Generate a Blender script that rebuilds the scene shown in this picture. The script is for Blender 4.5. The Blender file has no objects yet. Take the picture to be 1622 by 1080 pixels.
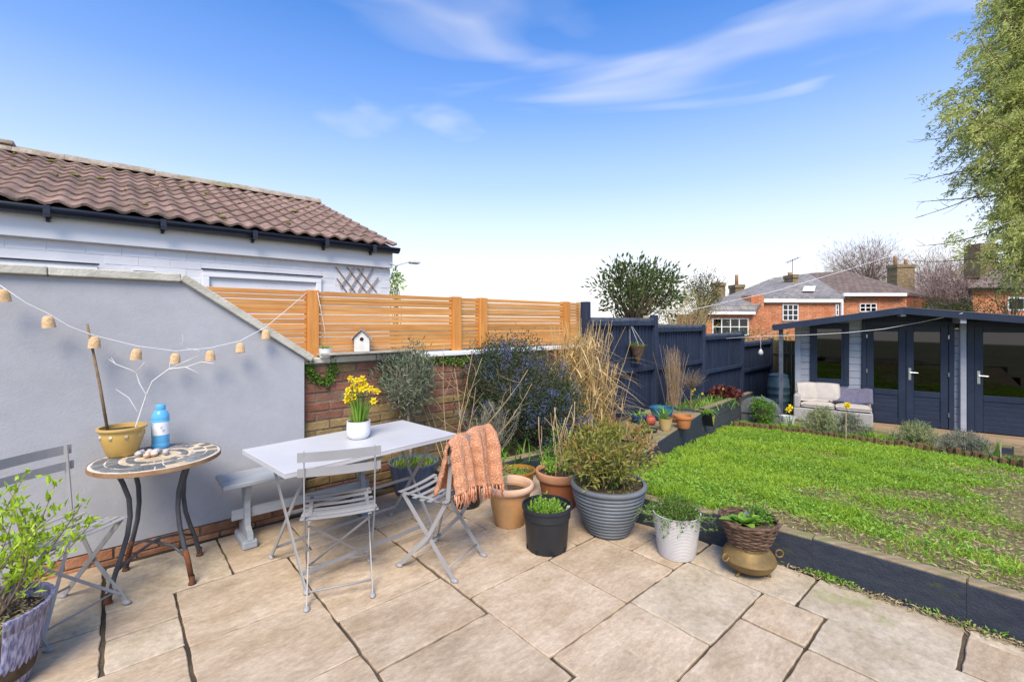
import bpy, math, random
import numpy as np
from mathutils import Vector, Matrix
R = math.radians
random.seed(7); rng = np.random.default_rng(7)
scene = bpy.context.scene; col = scene.collection
# ---------------------------------------------------------------- camera
F, CH, HZ, CX = 720.0, 1.5, 511.0, 811.0          # focal length in photo pixels, eye height, horizon row, centre column
cam = bpy.data.cameras.new('camera'); cam.sensor_width = 36; cam.lens = F/1622*36
cam.shift_y = -(540-HZ)/1622; cam.clip_end = 3000; cam.clip_start = .05
camo = bpy.data.objects.new('camera', cam); col.objects.link(camo)
camo.location = (0, 0, CH); camo.rotation_euler = (R(90), 0, 0); scene.camera = camo
# ---------------------------------------------------------------- sky and sun
SUN_EL, SUN_AZ = R(50), R(182)                    # azimuth clockwise from +Y
w = bpy.data.worlds.new('World'); scene.world = w; w.use_nodes = True
nt = w.node_tree; nt.nodes.clear()
def wn(t, **k):
    n = nt.nodes.new(t)
    for a, b in k.items(): setattr(n, a, b)
    return n
sky = wn('ShaderNodeTexSky', sky_type='NISHITA', sun_disc=False, sun_elevation=SUN_EL, sun_rotation=SUN_AZ, altitude=0, air_density=1.0, dust_density=.6, ozone_density=2.0)
tc = wn('ShaderNodeTexCoord'); sep = wn('ShaderNodeSeparateXYZ'); nt.links.new(tc.outputs['Generated'], sep.inputs[0])
mp = wn('ShaderNodeMapping'); mp.inputs['Scale'].default_value = (1.3, 1.9, 7.5); mp.inputs['Rotation'].default_value = (R(3), R(-4), R(35))
nt.links.new(tc.outputs['Generated'], mp.inputs[0])
nz = wn('ShaderNodeTexNoise'); nz.inputs['Scale'].default_value = 1.4; nz.inputs['Detail'].default_value = 3.5; nz.inputs['Roughness'].default_value = .45; nz.inputs['Distortion'].default_value = .5
nt.links.new(mp.outputs[0], nz.inputs['Vector'])
def ramp(src, pts):
    r = wn('ShaderNodeValToRGB'); e = r.color_ramp.elements
    while len(e) < len(pts): e.new(.5)
    for i, (p, c) in enumerate(pts): e[i].position = p; e[i].color = (c, c, c, 1)
    nt.links.new(src, r.inputs[0]); return r.outputs[0]
cloud = ramp(nz.outputs[0], [(.43, 0), (.58, .18), (.77, .6)])
haze = ramp(sep.outputs[2], [(0, 1), (.08, .95), (.16, .74), (.28, .40), (.42, .15), (.6, .0)])
mx = wn('ShaderNodeMath', operation='MAXIMUM'); nt.links.new(cloud, mx.inputs[0]); nt.links.new(haze, mx.inputs[1])
tintn = wn('ShaderNodeMix', data_type='RGBA', blend_type='MULTIPLY'); tintn.inputs['Factor'].default_value = 1
nt.links.new(sky.outputs[0], tintn.inputs['A']); tintn.inputs['B'].default_value = (.45, 1.2, 2.0, 1)
mixs = wn('ShaderNodeMix', data_type='RGBA'); nt.links.new(mx.outputs[0], mixs.inputs['Factor'])
nt.links.new(tintn.outputs['Result'], mixs.inputs['A']); mixs.inputs['B'].default_value = (8.1, 7.9, 7.6, 1)
bg = wn('ShaderNodeBackground'); bg.inputs['Strength'].default_value = .1
nt.links.new(mixs.outputs['Result'], bg.inputs[0])
nt.links.new(bg.outputs[0], wn('ShaderNodeOutputWorld').inputs[0])
sl = bpy.data.lights.new('sun', 'SUN'); sl.energy = 3.6; sl.angle = R(30); sl.color = (1, .87, .69)
so = bpy.data.objects.new('sun', sl); col.objects.link(so)
sd = Vector((math.sin(SUN_AZ)*math.cos(SUN_EL), math.cos(SUN_AZ)*math.cos(SUN_EL), math.sin(SUN_EL)))
so.rotation_euler = sd.to_track_quat('Z', 'Y').to_euler()
scene.render.engine = 'CYCLES'
scene.view_settings.view_transform = 'Standard'; scene.view_settings.look = 'None'
scene.view_settings.exposure = .55; scene.view_settings.gamma = 1
# ---------------------------------------------------------------- pixel to place
TH = R(41.4); C1, S1 = math.cos(TH), math.sin(TH); OX, OY = -1.642, 3.593
def G(u, v, z=0.0):                       # pixel -> point at height z
    Y = F*(CH-z)/(v-HZ); return ((u-CX)/F*Y, Y, z)
def wl(a, b, z=0.0): return (OX+a*C1+b*S1, OY+a*S1-b*C1, z)   # a along the house wall, b out from it
def PL(u, v, b):                          # pixel -> (a, z) on the upright plane b
    k = (u-CX)/F; a = (k*(OY-b*C1)-OX-b*S1)/(C1-k*S1)
    return a, CH-(v-HZ)/F*(OY+a*S1-b*C1)
def AB(u, v, z=0.0):
    x, y, _ = G(u, v, z); x -= OX; y -= OY; return x*C1+y*S1, x*S1-y*C1
NL = (.658, .753); LSL = .09
def lawn_z(x, y): return .185-LSL*(NL[0]*x+NL[1]*y-3.175)
def GL(u, v, dz=0.0):                     # pixel -> point on the sloping lawn
    kx, kz = (u-CX)/F, (v-HZ)/F; n = NL[0]*kx+NL[1]
    Y = (CH-dz-.185-LSL*3.175)/(kz-LSL*n); return (kx*Y, Y, CH-kz*Y)
# ---------------------------------------------------------------- mesh building
def unit(v): v = np.asarray(v, float); return v/(np.linalg.norm(v)+1e-12)
class MB:
    def __init__(s): s.V = []; s.F = []; s.n = 0; s.T = []; s.any_t = False
    def add(s, verts, faces, t=None):
        verts = np.asarray(verts, float).reshape(-1, 3); s.V.append(verts)
        if isinstance(faces, np.ndarray): s.F.append(faces+s.n)
        else:
            d = {}
            for f in faces: d.setdefault(len(f), []).append(f)
            for k, l in d.items(): s.F.append(np.asarray(l, int)+s.n)
        if t is not None: s.any_t = True
        s.T.append(np.broadcast_to(np.asarray(0. if t is None else t, float), (len(verts),))); s.n += len(verts); return s
    def box(s, x0, x1, y0, y1, z0, z1, c=0.0, m=None):
        if c <= 0:
            v = [(x, y, z) for x in (x0, x1) for y in (y0, y1) for z in (z0, z1)]
            f = [(0, 1, 3, 2), (4, 6, 7, 5), (0, 4, 5, 1), (2, 3, 7, 6), (0, 2, 6, 4), (1, 5, 7, 3)]
        else:
            v = []; idx = {}
            for i, x in enumerate((x0, x1)):
                for j, y in enumerate((y0, y1)):
                    for k, z in enumerate((z0, z1)):
                        sx, sy, sz = c*(1-2*i), c*(1-2*j), c*(1-2*k)
                        for ax, p in enumerate(((x, y+sy, z+sz), (x+sx, y, z+sz), (x+sx, y+sy, z))):
                            idx[i, j, k, ax] = len(v); v.append(p)
            q = idx; f = []
            for i in (0, 1):
                f.append([q[i, 0, 0, 0], q[i, 0, 1, 0], q[i, 1, 1, 0], q[i, 1, 0, 0]][::1 if i == 0 else -1])
                f.append([q[0, i, 0, 1], q[1, i, 0, 1], q[1, i, 1, 1], q[0, i, 1, 1]][::1 if i == 0 else -1])
                f.append([q[0, 0, i, 2], q[0, 1, i, 2], q[1, 1, i, 2], q[1, 0, i, 2]][::1 if i == 0 else -1])
                for j in (0, 1):
                    f.append([q[0, i, j, 1], q[1, i, j, 1], q[1, i, j, 2], q[0, i, j, 2]])
                    f.append([q[i, 0, j, 0], q[i, 1, j, 0], q[i, 1, j, 2], q[i, 0, j, 2]])
                    f.append([q[i, j, 0, 0], q[i, j, 1, 0], q[i, j, 1, 1], q[i, j, 0, 1]])
                    for k in (0, 1): f.append([q[i, j, k, 0], q[i, j, k, 1], q[i, j, k, 2]])
        v = np.array(v, float)
        if m is not None: v = v@np.asarray(m)[:3, :3].T+np.asarray(m)[:3, 3]
        return s.add(v, f)
    def bar(s, p, q, wd, th, up=(0, 0, 1), c=0.0):          # flat bar from p to q, width wd sideways, th along up
        p, q = np.array(p, float), np.array(q, float); x = unit(q-p); y = unit(np.cross(up, x)); z = np.cross(x, y)
        m = np.eye(4); m[:3, 0], m[:3, 1], m[:3, 2], m[:3, 3] = x, y, z, p
        return s.box(0, np.linalg.norm(q-p), -wd/2, wd/2, -th/2, th/2, c, m)
    def tube(s, pts, r, n=6, cap=True, t=None):
        P = np.asarray(pts, float); k = len(P); r = np.broadcast_to(np.asarray(r, float), (k,))
        T = np.gradient(P, axis=0); T /= np.linalg.norm(T, axis=1)[:, None]+1e-12
        a = np.array((0, 0, 1.)) if abs(T[0, 2]) < .9 else np.array((1., 0, 0)); u = unit(np.cross(T[0], a)); V = []
        an = np.arange(n)/n*2*np.pi
        for i in range(k):
            u = unit(u-T[i]*(u@T[i])); b = np.cross(T[i], u)
            V.append(P[i]+r[i]*(np.cos(an)[:, None]*u+np.sin(an)[:, None]*b))
        i = np.arange(k-1)[:, None]*n; j = np.arange(n)[None]; j2 = (j+1) % n
        Q = np.stack([i+j, i+j2, i+n+j2, i+n+j], -1).reshape(-1, 4)
        s.add(np.concatenate(V), Q, t)
        if cap: s.F.append(np.array([list(range(n))[::-1]])+s.n-k*n); s.F.append(np.array([list(range((k-1)*n, k*n))])+s.n-k*n)
        return s
    def lathe(s, prof, n=32, c=(0, 0, 0), cap0=True, cap1=False, sx=1., sy=1., wob=None):
        pr = np.asarray(prof, float); k = len(pr); an = np.arange(n)/n*2*np.pi
        rr = pr[:, 0][:, None]*np.ones(n)[None]
        if wob is not None: rr = rr+wob(np.arange(k)[:, None], an[None])
        V = np.stack([c[0]+sx*rr*np.cos(an), c[1]+sy*rr*np.sin(an), np.broadcast_to(c[2]+pr[:, 1][:, None], rr.shape)], -1).reshape(-1, 3)
        i = np.arange(k-1)[:, None]*n; j = np.arange(n)[None]; j2 = (j+1) % n
        s.add(V, np.stack([i+j, i+j2, i+n+j2, i+n+j], -1).reshape(-1, 4))
        if cap0: s.F.append(np.array([list(range(n))[::-1]])+s.n-k*n)
        if cap1: s.F.append(np.array([list(range((k-1)*n, k*n))])+s.n-k*n)
        return s
    def prism(s, poly, lo, hi, axis=2):                     # polygon extruded along an axis
        n = len(poly); v = []
        for h in (lo, hi):
            for p in poly: v.append(np.insert(np.asarray(p, float), axis, h))
        return s.add(v, [tuple(range(n))[::-1], tuple(range(n, 2*n))]+[(i, (i+1) % n, n+(i+1) % n, n+i) for i in range(n)])
    def quads(s, V, t=None):                                # (n,4,3)
        V = np.asarray(V, float); n = len(V)
        return s.add(V.reshape(-1, 3), np.arange(4*n).reshape(-1, 4), None if t is None else np.repeat(t, 4))
    def leaves(s, P, D, L, W, fold=.25, t=None, nrm=None):  # diamond leaves at P along D
        P, D = np.asarray(P, float), np.asarray(D, float); n = len(P)
        D = D/(np.linalg.norm(D, axis=1)[:, None]+1e-9); L = np.broadcast_to(L, (n,))[:, None]; W = np.broadcast_to(W, (n,))[:, None]
        u = rng.normal(size=(n, 3)) if nrm is None else nrm+rng.normal(size=(n, 3))*.35
        sd = np.cross(D, u); sd /= np.linalg.norm(sd, axis=1)[:, None]+1e-9; up = np.cross(sd, D)
        m = P+D*L*.5; k = rng.uniform(.4, .6, (n, 1))
        Q = np.stack([P, P+D*L*k+sd*W/2+up*W*fold, P+D*L-up*L*.12, P+D*L*k-sd*W/2+up*W*fold], 1)
        return s.quads(Q, rng.random(n) if t is None else t)
    def blades(s, P, D, L, W, bend=.5, t=None, seg=3):      # arching strap leaves, ribbons of seg quads
        P, D = np.asarray(P, float), np.asarray(D, float); n = len(P); D = D/np.linalg.norm(D, axis=1)[:, None]
        L = np.broadcast_to(L, (n,)); W = np.broadcast_to(W, (n,)); bend = np.broadcast_to(bend, (n,))
        h = D*[1, 1, 0]; h = h/(np.linalg.norm(h, axis=1)[:, None]+1e-6); sd = np.cross(h, [0, 0, 1.])
        rows = []
        for i in range(seg+1):
            q = i/seg; c = P+D*(L*q)[:, None]+(h*.5-np.array([0, 0, .8]))*(L*bend*q*q)[:, None]
            ww = (W*(1-.92*q**2)/2)[:, None]; rows += [c-sd*ww, c+sd*ww]
        V = np.stack(rows, 1); m = 2*(seg+1); b = np.arange(n)[:, None]*m
        Q = np.concatenate([np.stack([b[:, 0]+2*i, b[:, 0]+2*i+1, b[:, 0]+2*i+3, b[:, 0]+2*i+2], -1) for i in range(seg)])
        tt = rng.random(n) if t is None else np.broadcast_to(t, (n,))
        return s.add(V.reshape(-1, 3), Q, np.repeat(tt, m))
    def mesh(s, name, smooth=False):
        V = np.concatenate(s.V); me = bpy.data.meshes.new(name); me.vertices.add(len(V)); me.vertices.foreach_set('co', V.ravel())
        tot = np.concatenate([np.full(len(f), f.shape[1]) for f in s.F]); idx = np.concatenate([f.ravel() for f in s.F])
        me.loops.add(len(idx)); me.loops.foreach_set('vertex_index', idx.astype(np.int32))
        me.polygons.add(len(tot)); st = np.concatenate([[0], np.cumsum(tot)[:-1]]); me.polygons.foreach_set('loop_start', st.astype(np.int32))
        me.polygons.foreach_set('loop_total', tot.astype(np.int32))
        me.polygons.foreach_set('use_smooth', np.full(len(tot), bool(smooth)))
        me.update(calc_edges=True); me.validate()
        if s.any_t:
            at = me.attributes.new('tint', 'FLOAT', 'POINT'); at.data.foreach_set('value', np.concatenate(s.T).astype(np.float32))
        return me
    def build(s, name, mat, parent=None, smooth=False, auto=None):
        me = s.mesh(name, smooth); me.materials.append(mat); o = link(name, me, parent)
        if auto: me.polygons.foreach_set('use_smooth', np.ones(len(me.polygons), bool)); me.set_sharp_from_angle(angle=R(auto))
        return o
def link(name, data, parent=None, loc=None, rz=None, rot=None):
    o = bpy.data.objects.new(name, data); col.objects.link(o)
    if parent is not None: o.parent = parent
    if loc is not None: o.location = loc
    if rz is not None: o.rotation_euler = (0, 0, rz)
    if rot is not None: o.rotation_euler = rot
    return o
def tag(o, label=None, cat=None, group=None, kind=None):
    for k, v in (('label', label), ('category', cat), ('group', group), ('kind', kind)):
        if v: o[k] = v
    return o
def thing(name, label, cat, loc=(0, 0, 0), rz=0, group=None): return tag(link(name, None, None, loc, rz), label, cat, group)
# ---------------------------------------------------------------- materials
def mat(name, c1, c2=None, rough=.75, metal=0., scale=6., detail=6, lo=.35, hi=.65, bump=0., bscale=60., rnd=0., spec=.4, stretch=(1, 1, 1), tint=False, trans=0., c3=None, c3s=2., c3r=(.55, .7), world=False, coat=0., fine=0., fscale=90.):
    m = bpy.data.materials.new(name); m.use_nodes = True; t = m.node_tree; N = t.nodes; L = t.links
    p = N['Principled BSDF']; p.inputs['Roughness'].default_value = rough; p.inputs['Metallic'].default_value = metal; p.inputs['Specular IOR Level'].default_value = spec
    if coat: p.inputs['Coat Weight'].default_value = coat; p.inputs['Coat Roughness'].default_value = .15
    c2 = c2 or c1
    def new(ty, **k):
        n = N.new(ty)
        for a, b in k.items(): setattr(n, a, b)
        return n
    tcn = new('ShaderNodeTexCoord'); oi = new('ShaderNodeObjectInfo')
    vec = tcn.outputs['Object']
    if world: g = new('ShaderNodeNewGeometry'); vec = g.outputs['Position']
    off = new('ShaderNodeVectorMath', operation='MULTIPLY_ADD'); L.new(vec, off.inputs[0]); off.inputs[1].default_value = stretch
    sc = new('ShaderNodeMath', operation='MULTIPLY'); L.new(oi.outputs['Random'], sc.inputs[0]); sc.inputs[1].default_value = 0 if world else 37.
    L.new(sc.outputs[0], off.inputs[2]); vec = off.outputs[0]
    nz = new('ShaderNodeTexNoise'); nz.inputs['Scale'].default_value = scale; nz.inputs['Detail'].default_value = detail; nz.inputs['Roughness'].default_value = .6; L.new(vec, nz.inputs['Vector'])
    rp = new('ShaderNodeValToRGB'); e = rp.color_ramp.elements; e[0].position, e[1].position = lo, hi; e[0].color, e[1].color = (*c1, 1), (*c2, 1)
    if tint: at = new('ShaderNodeAttribute', attribute_name='tint'); L.new(at.outputs['Fac'], rp.inputs[0]); e[0].position, e[1].position = 0, 1
    else: L.new(nz.outputs['Fac'], rp.inputs[0])
    out = rp.outputs[0]
    if c3:
        n3 = new('ShaderNodeTexNoise'); n3.inputs['Scale'].default_value = c3s; n3.inputs['Detail'].default_value = 7; n3.inputs['Roughness'].default_value = .65; L.new(vec, n3.inputs['Vector'])
        r3 = new('ShaderNodeMapRange'); r3.inputs[1].default_value, r3.inputs[2].default_value = c3r; L.new(n3.outputs['Fac'], r3.inputs[0])
        mx = new('ShaderNodeMix', data_type='RGBA'); L.new(r3.outputs[0], mx.inputs['Factor']); L.new(out, mx.inputs['A']); mx.inputs['B'].default_value = (*c3, 1); out = mx.outputs['Result']
    if fine:
        nf_ = new('ShaderNodeTexNoise'); nf_.inputs['Scale'].default_value = fscale; nf_.inputs['Detail'].default_value = 8; nf_.inputs['Roughness'].default_value = .75; L.new(vec, nf_.inputs['Vector'])
        mf = new('ShaderNodeMapRange'); mf.inputs[1].default_value, mf.inputs[2].default_value, mf.inputs[3].default_value, mf.inputs[4].default_value = .3, .7, 1-fine, 1+fine*.6; L.new(nf_.outputs['Fac'], mf.inputs[0])
        mm_ = new('ShaderNodeMix', data_type='RGBA', blend_type='MULTIPLY'); mm_.inputs['Factor'].default_value = 1; L.new(out, mm_.inputs['A']); L.new(mf.outputs[0], mm_.inputs['B']); out = mm_.outputs['Result']
    if rnd:
        hs = new('ShaderNodeHueSaturation'); mr = new('ShaderNodeMapRange'); L.new(oi.outputs['Random'], mr.inputs[0]); mr.inputs[3].default_value, mr.inputs[4].default_value = 1-rnd, 1+rnd
        L.new(mr.outputs[0], hs.inputs['Value']); L.new(out, hs.inputs['Color']); out = hs.outputs[0]
    L.new(out, p.inputs['Base Color'])
    if bump:
        nb = new('ShaderNodeTexNoise'); nb.inputs['Scale'].default_value = bscale; nb.inputs['Detail'].default_value = 5; L.new(vec, nb.inputs['Vector'])
        bp = new('ShaderNodeBump'); bp.inputs['Strength'].default_value = bump; bp.inputs['Distance'].default_value = .01; L.new(nb.outputs['Fac'], bp.inputs['Height']); L.new(bp.outputs[0], p.inputs['Normal'])
    if trans:
        tr = new('ShaderNodeBsdfTranslucent'); L.new(out, tr.inputs[0]); ms = new('ShaderNodeMixShader'); ms.inputs[0].default_value = trans
        L.new(p.outputs[0], ms.inputs[1]); L.new(tr.outputs[0], ms.inputs[2]); L.new(ms.outputs[0], N['Material Output'].inputs[0])
    return m
def leafmat(name, c1, c2, rough=.55, trans=.25): return mat(name, c1, c2, rough=rough, tint=True, trans=trans, spec=.3)
def glassmat(name, tintc=(.03, .035, .04), refl=.35):
    m = bpy.data.materials.new(name); m.use_nodes = True; t = m.node_tree; N = t.nodes; L = t.links; N.remove(N['Principled BSDF'])
    g = N.new('ShaderNodeBsdfGlossy'); g.inputs['Roughness'].default_value = .02; tr = N.new('ShaderNodeBsdfTransparent'); tr.inputs[0].default_value = (*tintc, 1)
    lw = N.new('ShaderNodeFresnel'); lw.inputs[0].default_value = 1.55; mu = N.new('ShaderNodeMath'); mu.operation = 'MULTIPLY_ADD'; mu.inputs[1].default_value = 1.; mu.inputs[2].default_value = refl*.3
    L.new(lw.outputs[0], mu.inputs[0]); x = N.new('ShaderNodeMixShader'); L.new(mu.outputs[0], x.inputs[0]); L.new(tr.outputs[0], x.inputs[1]); L.new(g.outputs[0], x.inputs[2]); L.new(x.outputs[0], N['Material Output'].inputs[0])
    return m
K = {}
K['slab'] = mat('sandstone', (.415, .305, .195), (.57, .45, .322), stretch=(1, 1.8, 1), rough=.85, scale=3.2, bump=.6, bscale=16, rnd=.08, fine=.28, fscale=28, c3=(.33, .245, .16), c3s=1.9, c3r=(.52, .78))
K['slab_grey'] = mat('sandstone_grey', (.40, .32, .215), (.55, .455, .335), fine=.3, fscale=30, rough=.85, scale=4, bump=.35, bscale=26, rnd=.06, c3=(.27, .23, .19), c3s=14, c3r=(.6, .75))
K['slab_moss'] = mat('sandstone_algae', (.40, .32, .22), (.53, .445, .33), fine=.3, fscale=30, rough=.85, scale=4, bump=.35, bscale=26, c3=(.27, .31, .08), c3s=2.4, c3r=(.53, .68))
K['joint'] = mat('joint_dirt', (.045, .034, .023), (.17, .125, .08), lo=.42, hi=.7, rough=1, scale=2.2, bump=.8, bscale=90, c3=(.06, .08, .02), c3s=5, c3r=(.62, .72))
K['render'] = mat('wall_render', (.375, .38, .405), (.405, .41, .435), rough=.9, scale=2.5, bump=.16, bscale=90, fine=.07, fscale=9, c3=(.335, .34, .36), c3s=.9, c3r=(.5, .8))
K['coping'] = mat('coping_concrete', (.42, .40, .33), (.60, .57, .49), rough=.95, scale=7, bump=.5, bscale=60, c3=(.30, .31, .19), c3s=3, c3r=(.55, .75))
K['brick_red'] = mat('brick_red', (.19, .075, .045), (.29, .125, .08), rough=.95, scale=14, bump=.7, bscale=70, rnd=.25, c3=(.17, .13, .09), c3s=6, c3r=(.5, .72))
K['brick_yel'] = mat('brick_stock', (.22, .14, .055), (.33, .225, .10), rough=.95, scale=14, bump=.7, bscale=70, rnd=.22, c3=(.13, .115, .05), c3s=6, c3r=(.5, .72))
K['mortar'] = mat('mortar', (.13, .105, .07), (.22, .185, .135), rough=1, scale=12, bump=.6, bscale=80, c3=(.09, .09, .045), c3s=3)
K['plinth'] = mat('plinth_brick', (.30, .12, .06), (.40, .20, .11), rough=.95, scale=10, bump=.6, rnd=.2, c3=(.30, .22, .12), c3s=5)
K['cedar'] = mat('cedar_slat', (.48, .20, .045), (.63, .32, .10), rough=.6, scale=5, stretch=(.6, 5, 12), rnd=.16, bump=.15, bscale=40, c3=(.50, .36, .22), c3s=1.6, c3r=(.56, .75))
K['cedarpost'] = mat('cedar_post', (.52, .20, .04), (.62, .28, .07), rough=.55, scale=5, stretch=(8, 8, .7), rnd=.08)
K['rawpost'] = mat('raw_timber', (.42, .31, .17), (.55, .43, .26), rough=.9, scale=6, stretch=(8, 8, .7), bump=.2)
K['navy'] = mat('navy_paint', (.016, .026, .055), (.028, .042, .08), fine=.3, fscale=30, rough=.6, scale=4, stretch=(3, 3, .6), rnd=.12, bump=.15, bscale=50)
K['navytop'] = mat('navy_weathered', (.05, .065, .10), (.12, .13, .15), rough=.8, scale=6, bump=.2)
K['soil'] = mat('soil', (.045, .03, .018), (.11, .075, .045), rough=1, scale=14, bump=1, bscale=50)
K['ground'] = mat('rough_ground', (.07, .085, .03), (.16, .14, .07), rough=1, scale=.8, bump=.5)
K['white'] = mat('white_paint', (.74, .74, .75), (.80, .80, .80), rough=.5, scale=3)
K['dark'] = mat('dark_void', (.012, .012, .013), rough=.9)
# ================================================================ setting
def lerp(a, b, t): return a+(b-a)*t
def ground_mesh():
    mb = MB(); S = 400.
    mb.add([(-S, -60, -1.3), (S, -60, -1.3), (S, 900, -1.3), (-S, 900, -1.3)], [(0, 1, 2, 3)]); return mb
tag(ground_mesh().build('ground', K['ground']), kind='structure')
# ---- patio with one object per slab
pat = MB(); pat.prism([wl(-4.2, -.25)[:2], wl(-4.2, 7)[:2], wl(3.2, 7)[:2], wl(2.05, 3.6)[:2], wl(1.86, 2.3)[:2], wl(1.72, 1.5)[:2], wl(2.5, .66)[:2], wl(2.5, -.25)[:2]][::-1], -.25, -.011)
patio = tag(pat.build('patio', K['joint']), kind='structure')
SL = [(-2.4, -1.185, -.02, .26), (-2.4, -1.185, .272, .755), (-2.4, -1.185, .767, 1.172), (-1.165, -.6, .06, .628), (-.588, -.152, .06, .628), (-.142, .3, .06, .63), (.312, .9, .06, .63), (.912, 1.5, .06, .63), (1.51, 2.1, .0, .63), (2.11, 2.5, .0, .63),
 (-1.165, -.885, .642, .902), (-1.165, -.885, .914, 1.172), (-1.6, -.89, 1.184, 1.78), (-2.4, -1.61, 1.184, 1.78), (-.872, -.3, .644, 1.205), (-.872, -.3, 1.218, 1.775), (-.872, -.3, 1.787, 2.39),
 (-.288, .303, .648, 1.485), (-.285, .31, 1.497, 1.924), (-.283, .325, 1.936, 2.5), (.316, .585, .642, .91), (.595, .895, .642, .912), (.32, .897, .924, 1.178), (.908, 1.5, .642, 1.178), (1.51, 2.1, .642, 1.178), (2.11, 2.5, .642, 1.1),
 (.328, 1.216, 1.19, 1.763), (1.228, 1.8, 1.19, 1.757), (.33, .924, 1.777, 2.358), (.938, 1.42, 1.777, 2.352), (1.434, 1.738, 1.768, 2.045), (1.434, 1.738, 2.056, 2.352), (1.75, 1.9, 1.768, 2.352),
 (.345, .945, 2.37, 2.8), (.957, 1.572, 2.366, 2.8), (1.588, 1.965, 2.366, 2.96), (1.27, 1.573, 2.814, 3.096), (.64, 1.256, 2.814, 3.096), (.03, .63, 2.514, 3.096), (1.598, 2.02, 2.974, 3.573),
 (1.27, 1.595, 3.11, 3.72), (.66, 1.255, 3.11, 3.72), (1.612, 1.922, 3.592, 4.15), (1.936, 2.1, 3.592, 4.4), (1.0, 1.6, 3.732, 4.4), (-.3, .33, 2.52, 3.1), (.0, .65, 3.11, 3.7), (1.61, 1.93, 4.16, 4.8)]
def slab(a0, a1, b0, b1, i):
    ca, cb = (a0+a1)/2, (b0+b1)/2; w_, h_ = (a1-a0)/2+.0015, (b1-b0)/2+.0015; ring = []
    for (x0, y0, x1, y1) in ((-w_, -h_, w_, -h_), (w_, -h_, w_, h_), (w_, h_, -w_, h_), (-w_, h_, -w_, -h_)):
        n = max(4, int(math.hypot(x1-x0, y1-y0)/.045))
        for k in range(n):
            t = k/n; j = random.gauss(0, .0022) if k else 0
            x, y = lerp(x0, x1, t), lerp(y0, y1, t); l = math.hypot(x, y)
            c = .004 if k == 0 else 0
            ring.append((x-x/l*(c+j), y-y/l*(c+j)))
    n = len(ring); z = random.uniform(-.002, .002); tx, ty = random.uniform(-.003, .003), random.uniform(-.003, .003)
    V = [(x, y, -.035) for x, y in ring]+[(x, y, z-.004+tx*x+ty*y) for x, y in ring]+[(x-math.copysign(min(.004,abs(x)*.5),x)*(abs(x)>w_*.93), y-math.copysign(min(.004,abs(y)*.5),y)*(abs(y)>h_*.93), z+random.uniform(-.0006, .0006)+tx*x+ty*y) for x, y in ring]
    Fc = [tuple(range(2*n, 3*n))]+[(r*n+k, r*n+(k+1) % n, (r+1)*n+(k+1) % n, (r+1)*n+k) for r in (0, 1) for k in range(n)]
    mb = MB(); mb.add([(x, -y, zz) for x, y, zz in V], [f[::-1] for f in Fc])
    mt = K['slab']
    if (a0, b0) == (1.598, 2.974): mt = K['slab_moss']
    elif a0 > .9 and b0 > 2.3 and i % 3 or a0 < -1 and i % 2: mt = K['slab_grey']
    o = mb.build('slab', mt, patio); o.location = wl(ca, cb, 0); o.rotation_euler = (0, 0, TH)
for i, q in enumerate(SL): slab(*q, i)
# ---- rendered house wall
WR = TH
def wthing(name, label, cat, a=0, b=0, z=0, group=None): return thing(name, label, cat, wl(a, b, z), TH, group)
rw = wthing('rendered_wall', 'lavender grey rendered wall with sloping concrete coping behind the mosaic table', 'wall')
A1, Z1 = -.78, 1.772; A2, Z2 = .012, 1.215
m = MB(); m.prism([(-4.5, .1), (0, .1), (0, Z2), (A1, Z1), (-4.5, Z1)], 0, .2, axis=1); m.build('render', K['render'], rw)
m = MB(); m.prism([(-4.5, -.1), (-.004, -.1), (-.004, .11), (-4.5, .11)], .012, .19, axis=1); m.build('footing', K['mortar'], rw)
brick_plinth = MB().box(0, .213, 0, .06, 0, .062, .004).mesh('brick')
for k in range(14): o = link('brick', brick_plinth, rw, (-3.15+k*.225, .002, .028)); brick_plinth.materials.append(K['plinth']) if k == 0 else None
for k in range(14): link('brick', brick_plinth, rw, (-3.26+k*.225, .004, -.043))
ed = [-4.5, -3.2, -2.32, -1.42, A1-.012]
for k in range(4): MB().box(ed[k]+.002, ed[k+1]-.002, -.035, .235, Z1+.001, Z1+.055, .006).build('coping_stone', K['coping'], rw)
sl_ = math.hypot(A2-A1, Z2-Z1); ang = math.atan2(Z2-Z1, A2-A1)
for k in range(1):
    o = MB().box(.0, sl_+.065, -.035, .235, .003, .055, .006).build('coping_stone', K['coping'], rw); o.location = (A1-.026, 0, Z1+.012); o.rotation_euler = (0, -ang, 0)
# ---- brick garden wall
bw = wthing('brick_garden_wall', 'old red and yellow stock brick garden wall carrying the cedar slatted fence', 'wall', 0, -.06)
MB().box(.0, 3.45, .007, .2, -.1, 1.165).build('mortar_core', K['mortar'], bw)
bmesh_ = [MB().box(0, .213, 0, .09, 0, .064, .005).mesh('brick'), MB().box(0, .101, 0, .09, 0, .064, .005).mesh('brick')]
bvar = {}
for kk in ('brick_red', 'brick_yel'):
    for q in (0, 1): me = bmesh_[q].copy(); me.materials.append(K[kk]); bvar[kk, q] = me
for r in range(15):
    z = .012+r*.0765; a = -.0; half = r % 2
    while a < 3.4:
        q = 1 if (half and a < .02) or 3.45-a < .2 else 0
        p = .93
        if r < 3: p = .7
        kk = 'brick_yel' if random.random() < (p if r < 10 else .07) else 'brick_red'
        if r in (8, 9) and random.random() < .3: kk = 'brick_red'
        o = link('brick', bvar[kk, q], bw, (a+.004, random.uniform(-.004, .005), z+random.uniform(-.002, .002)), random.uniform(-.012, .012))
        a += .224 if q == 0 else .112
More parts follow.
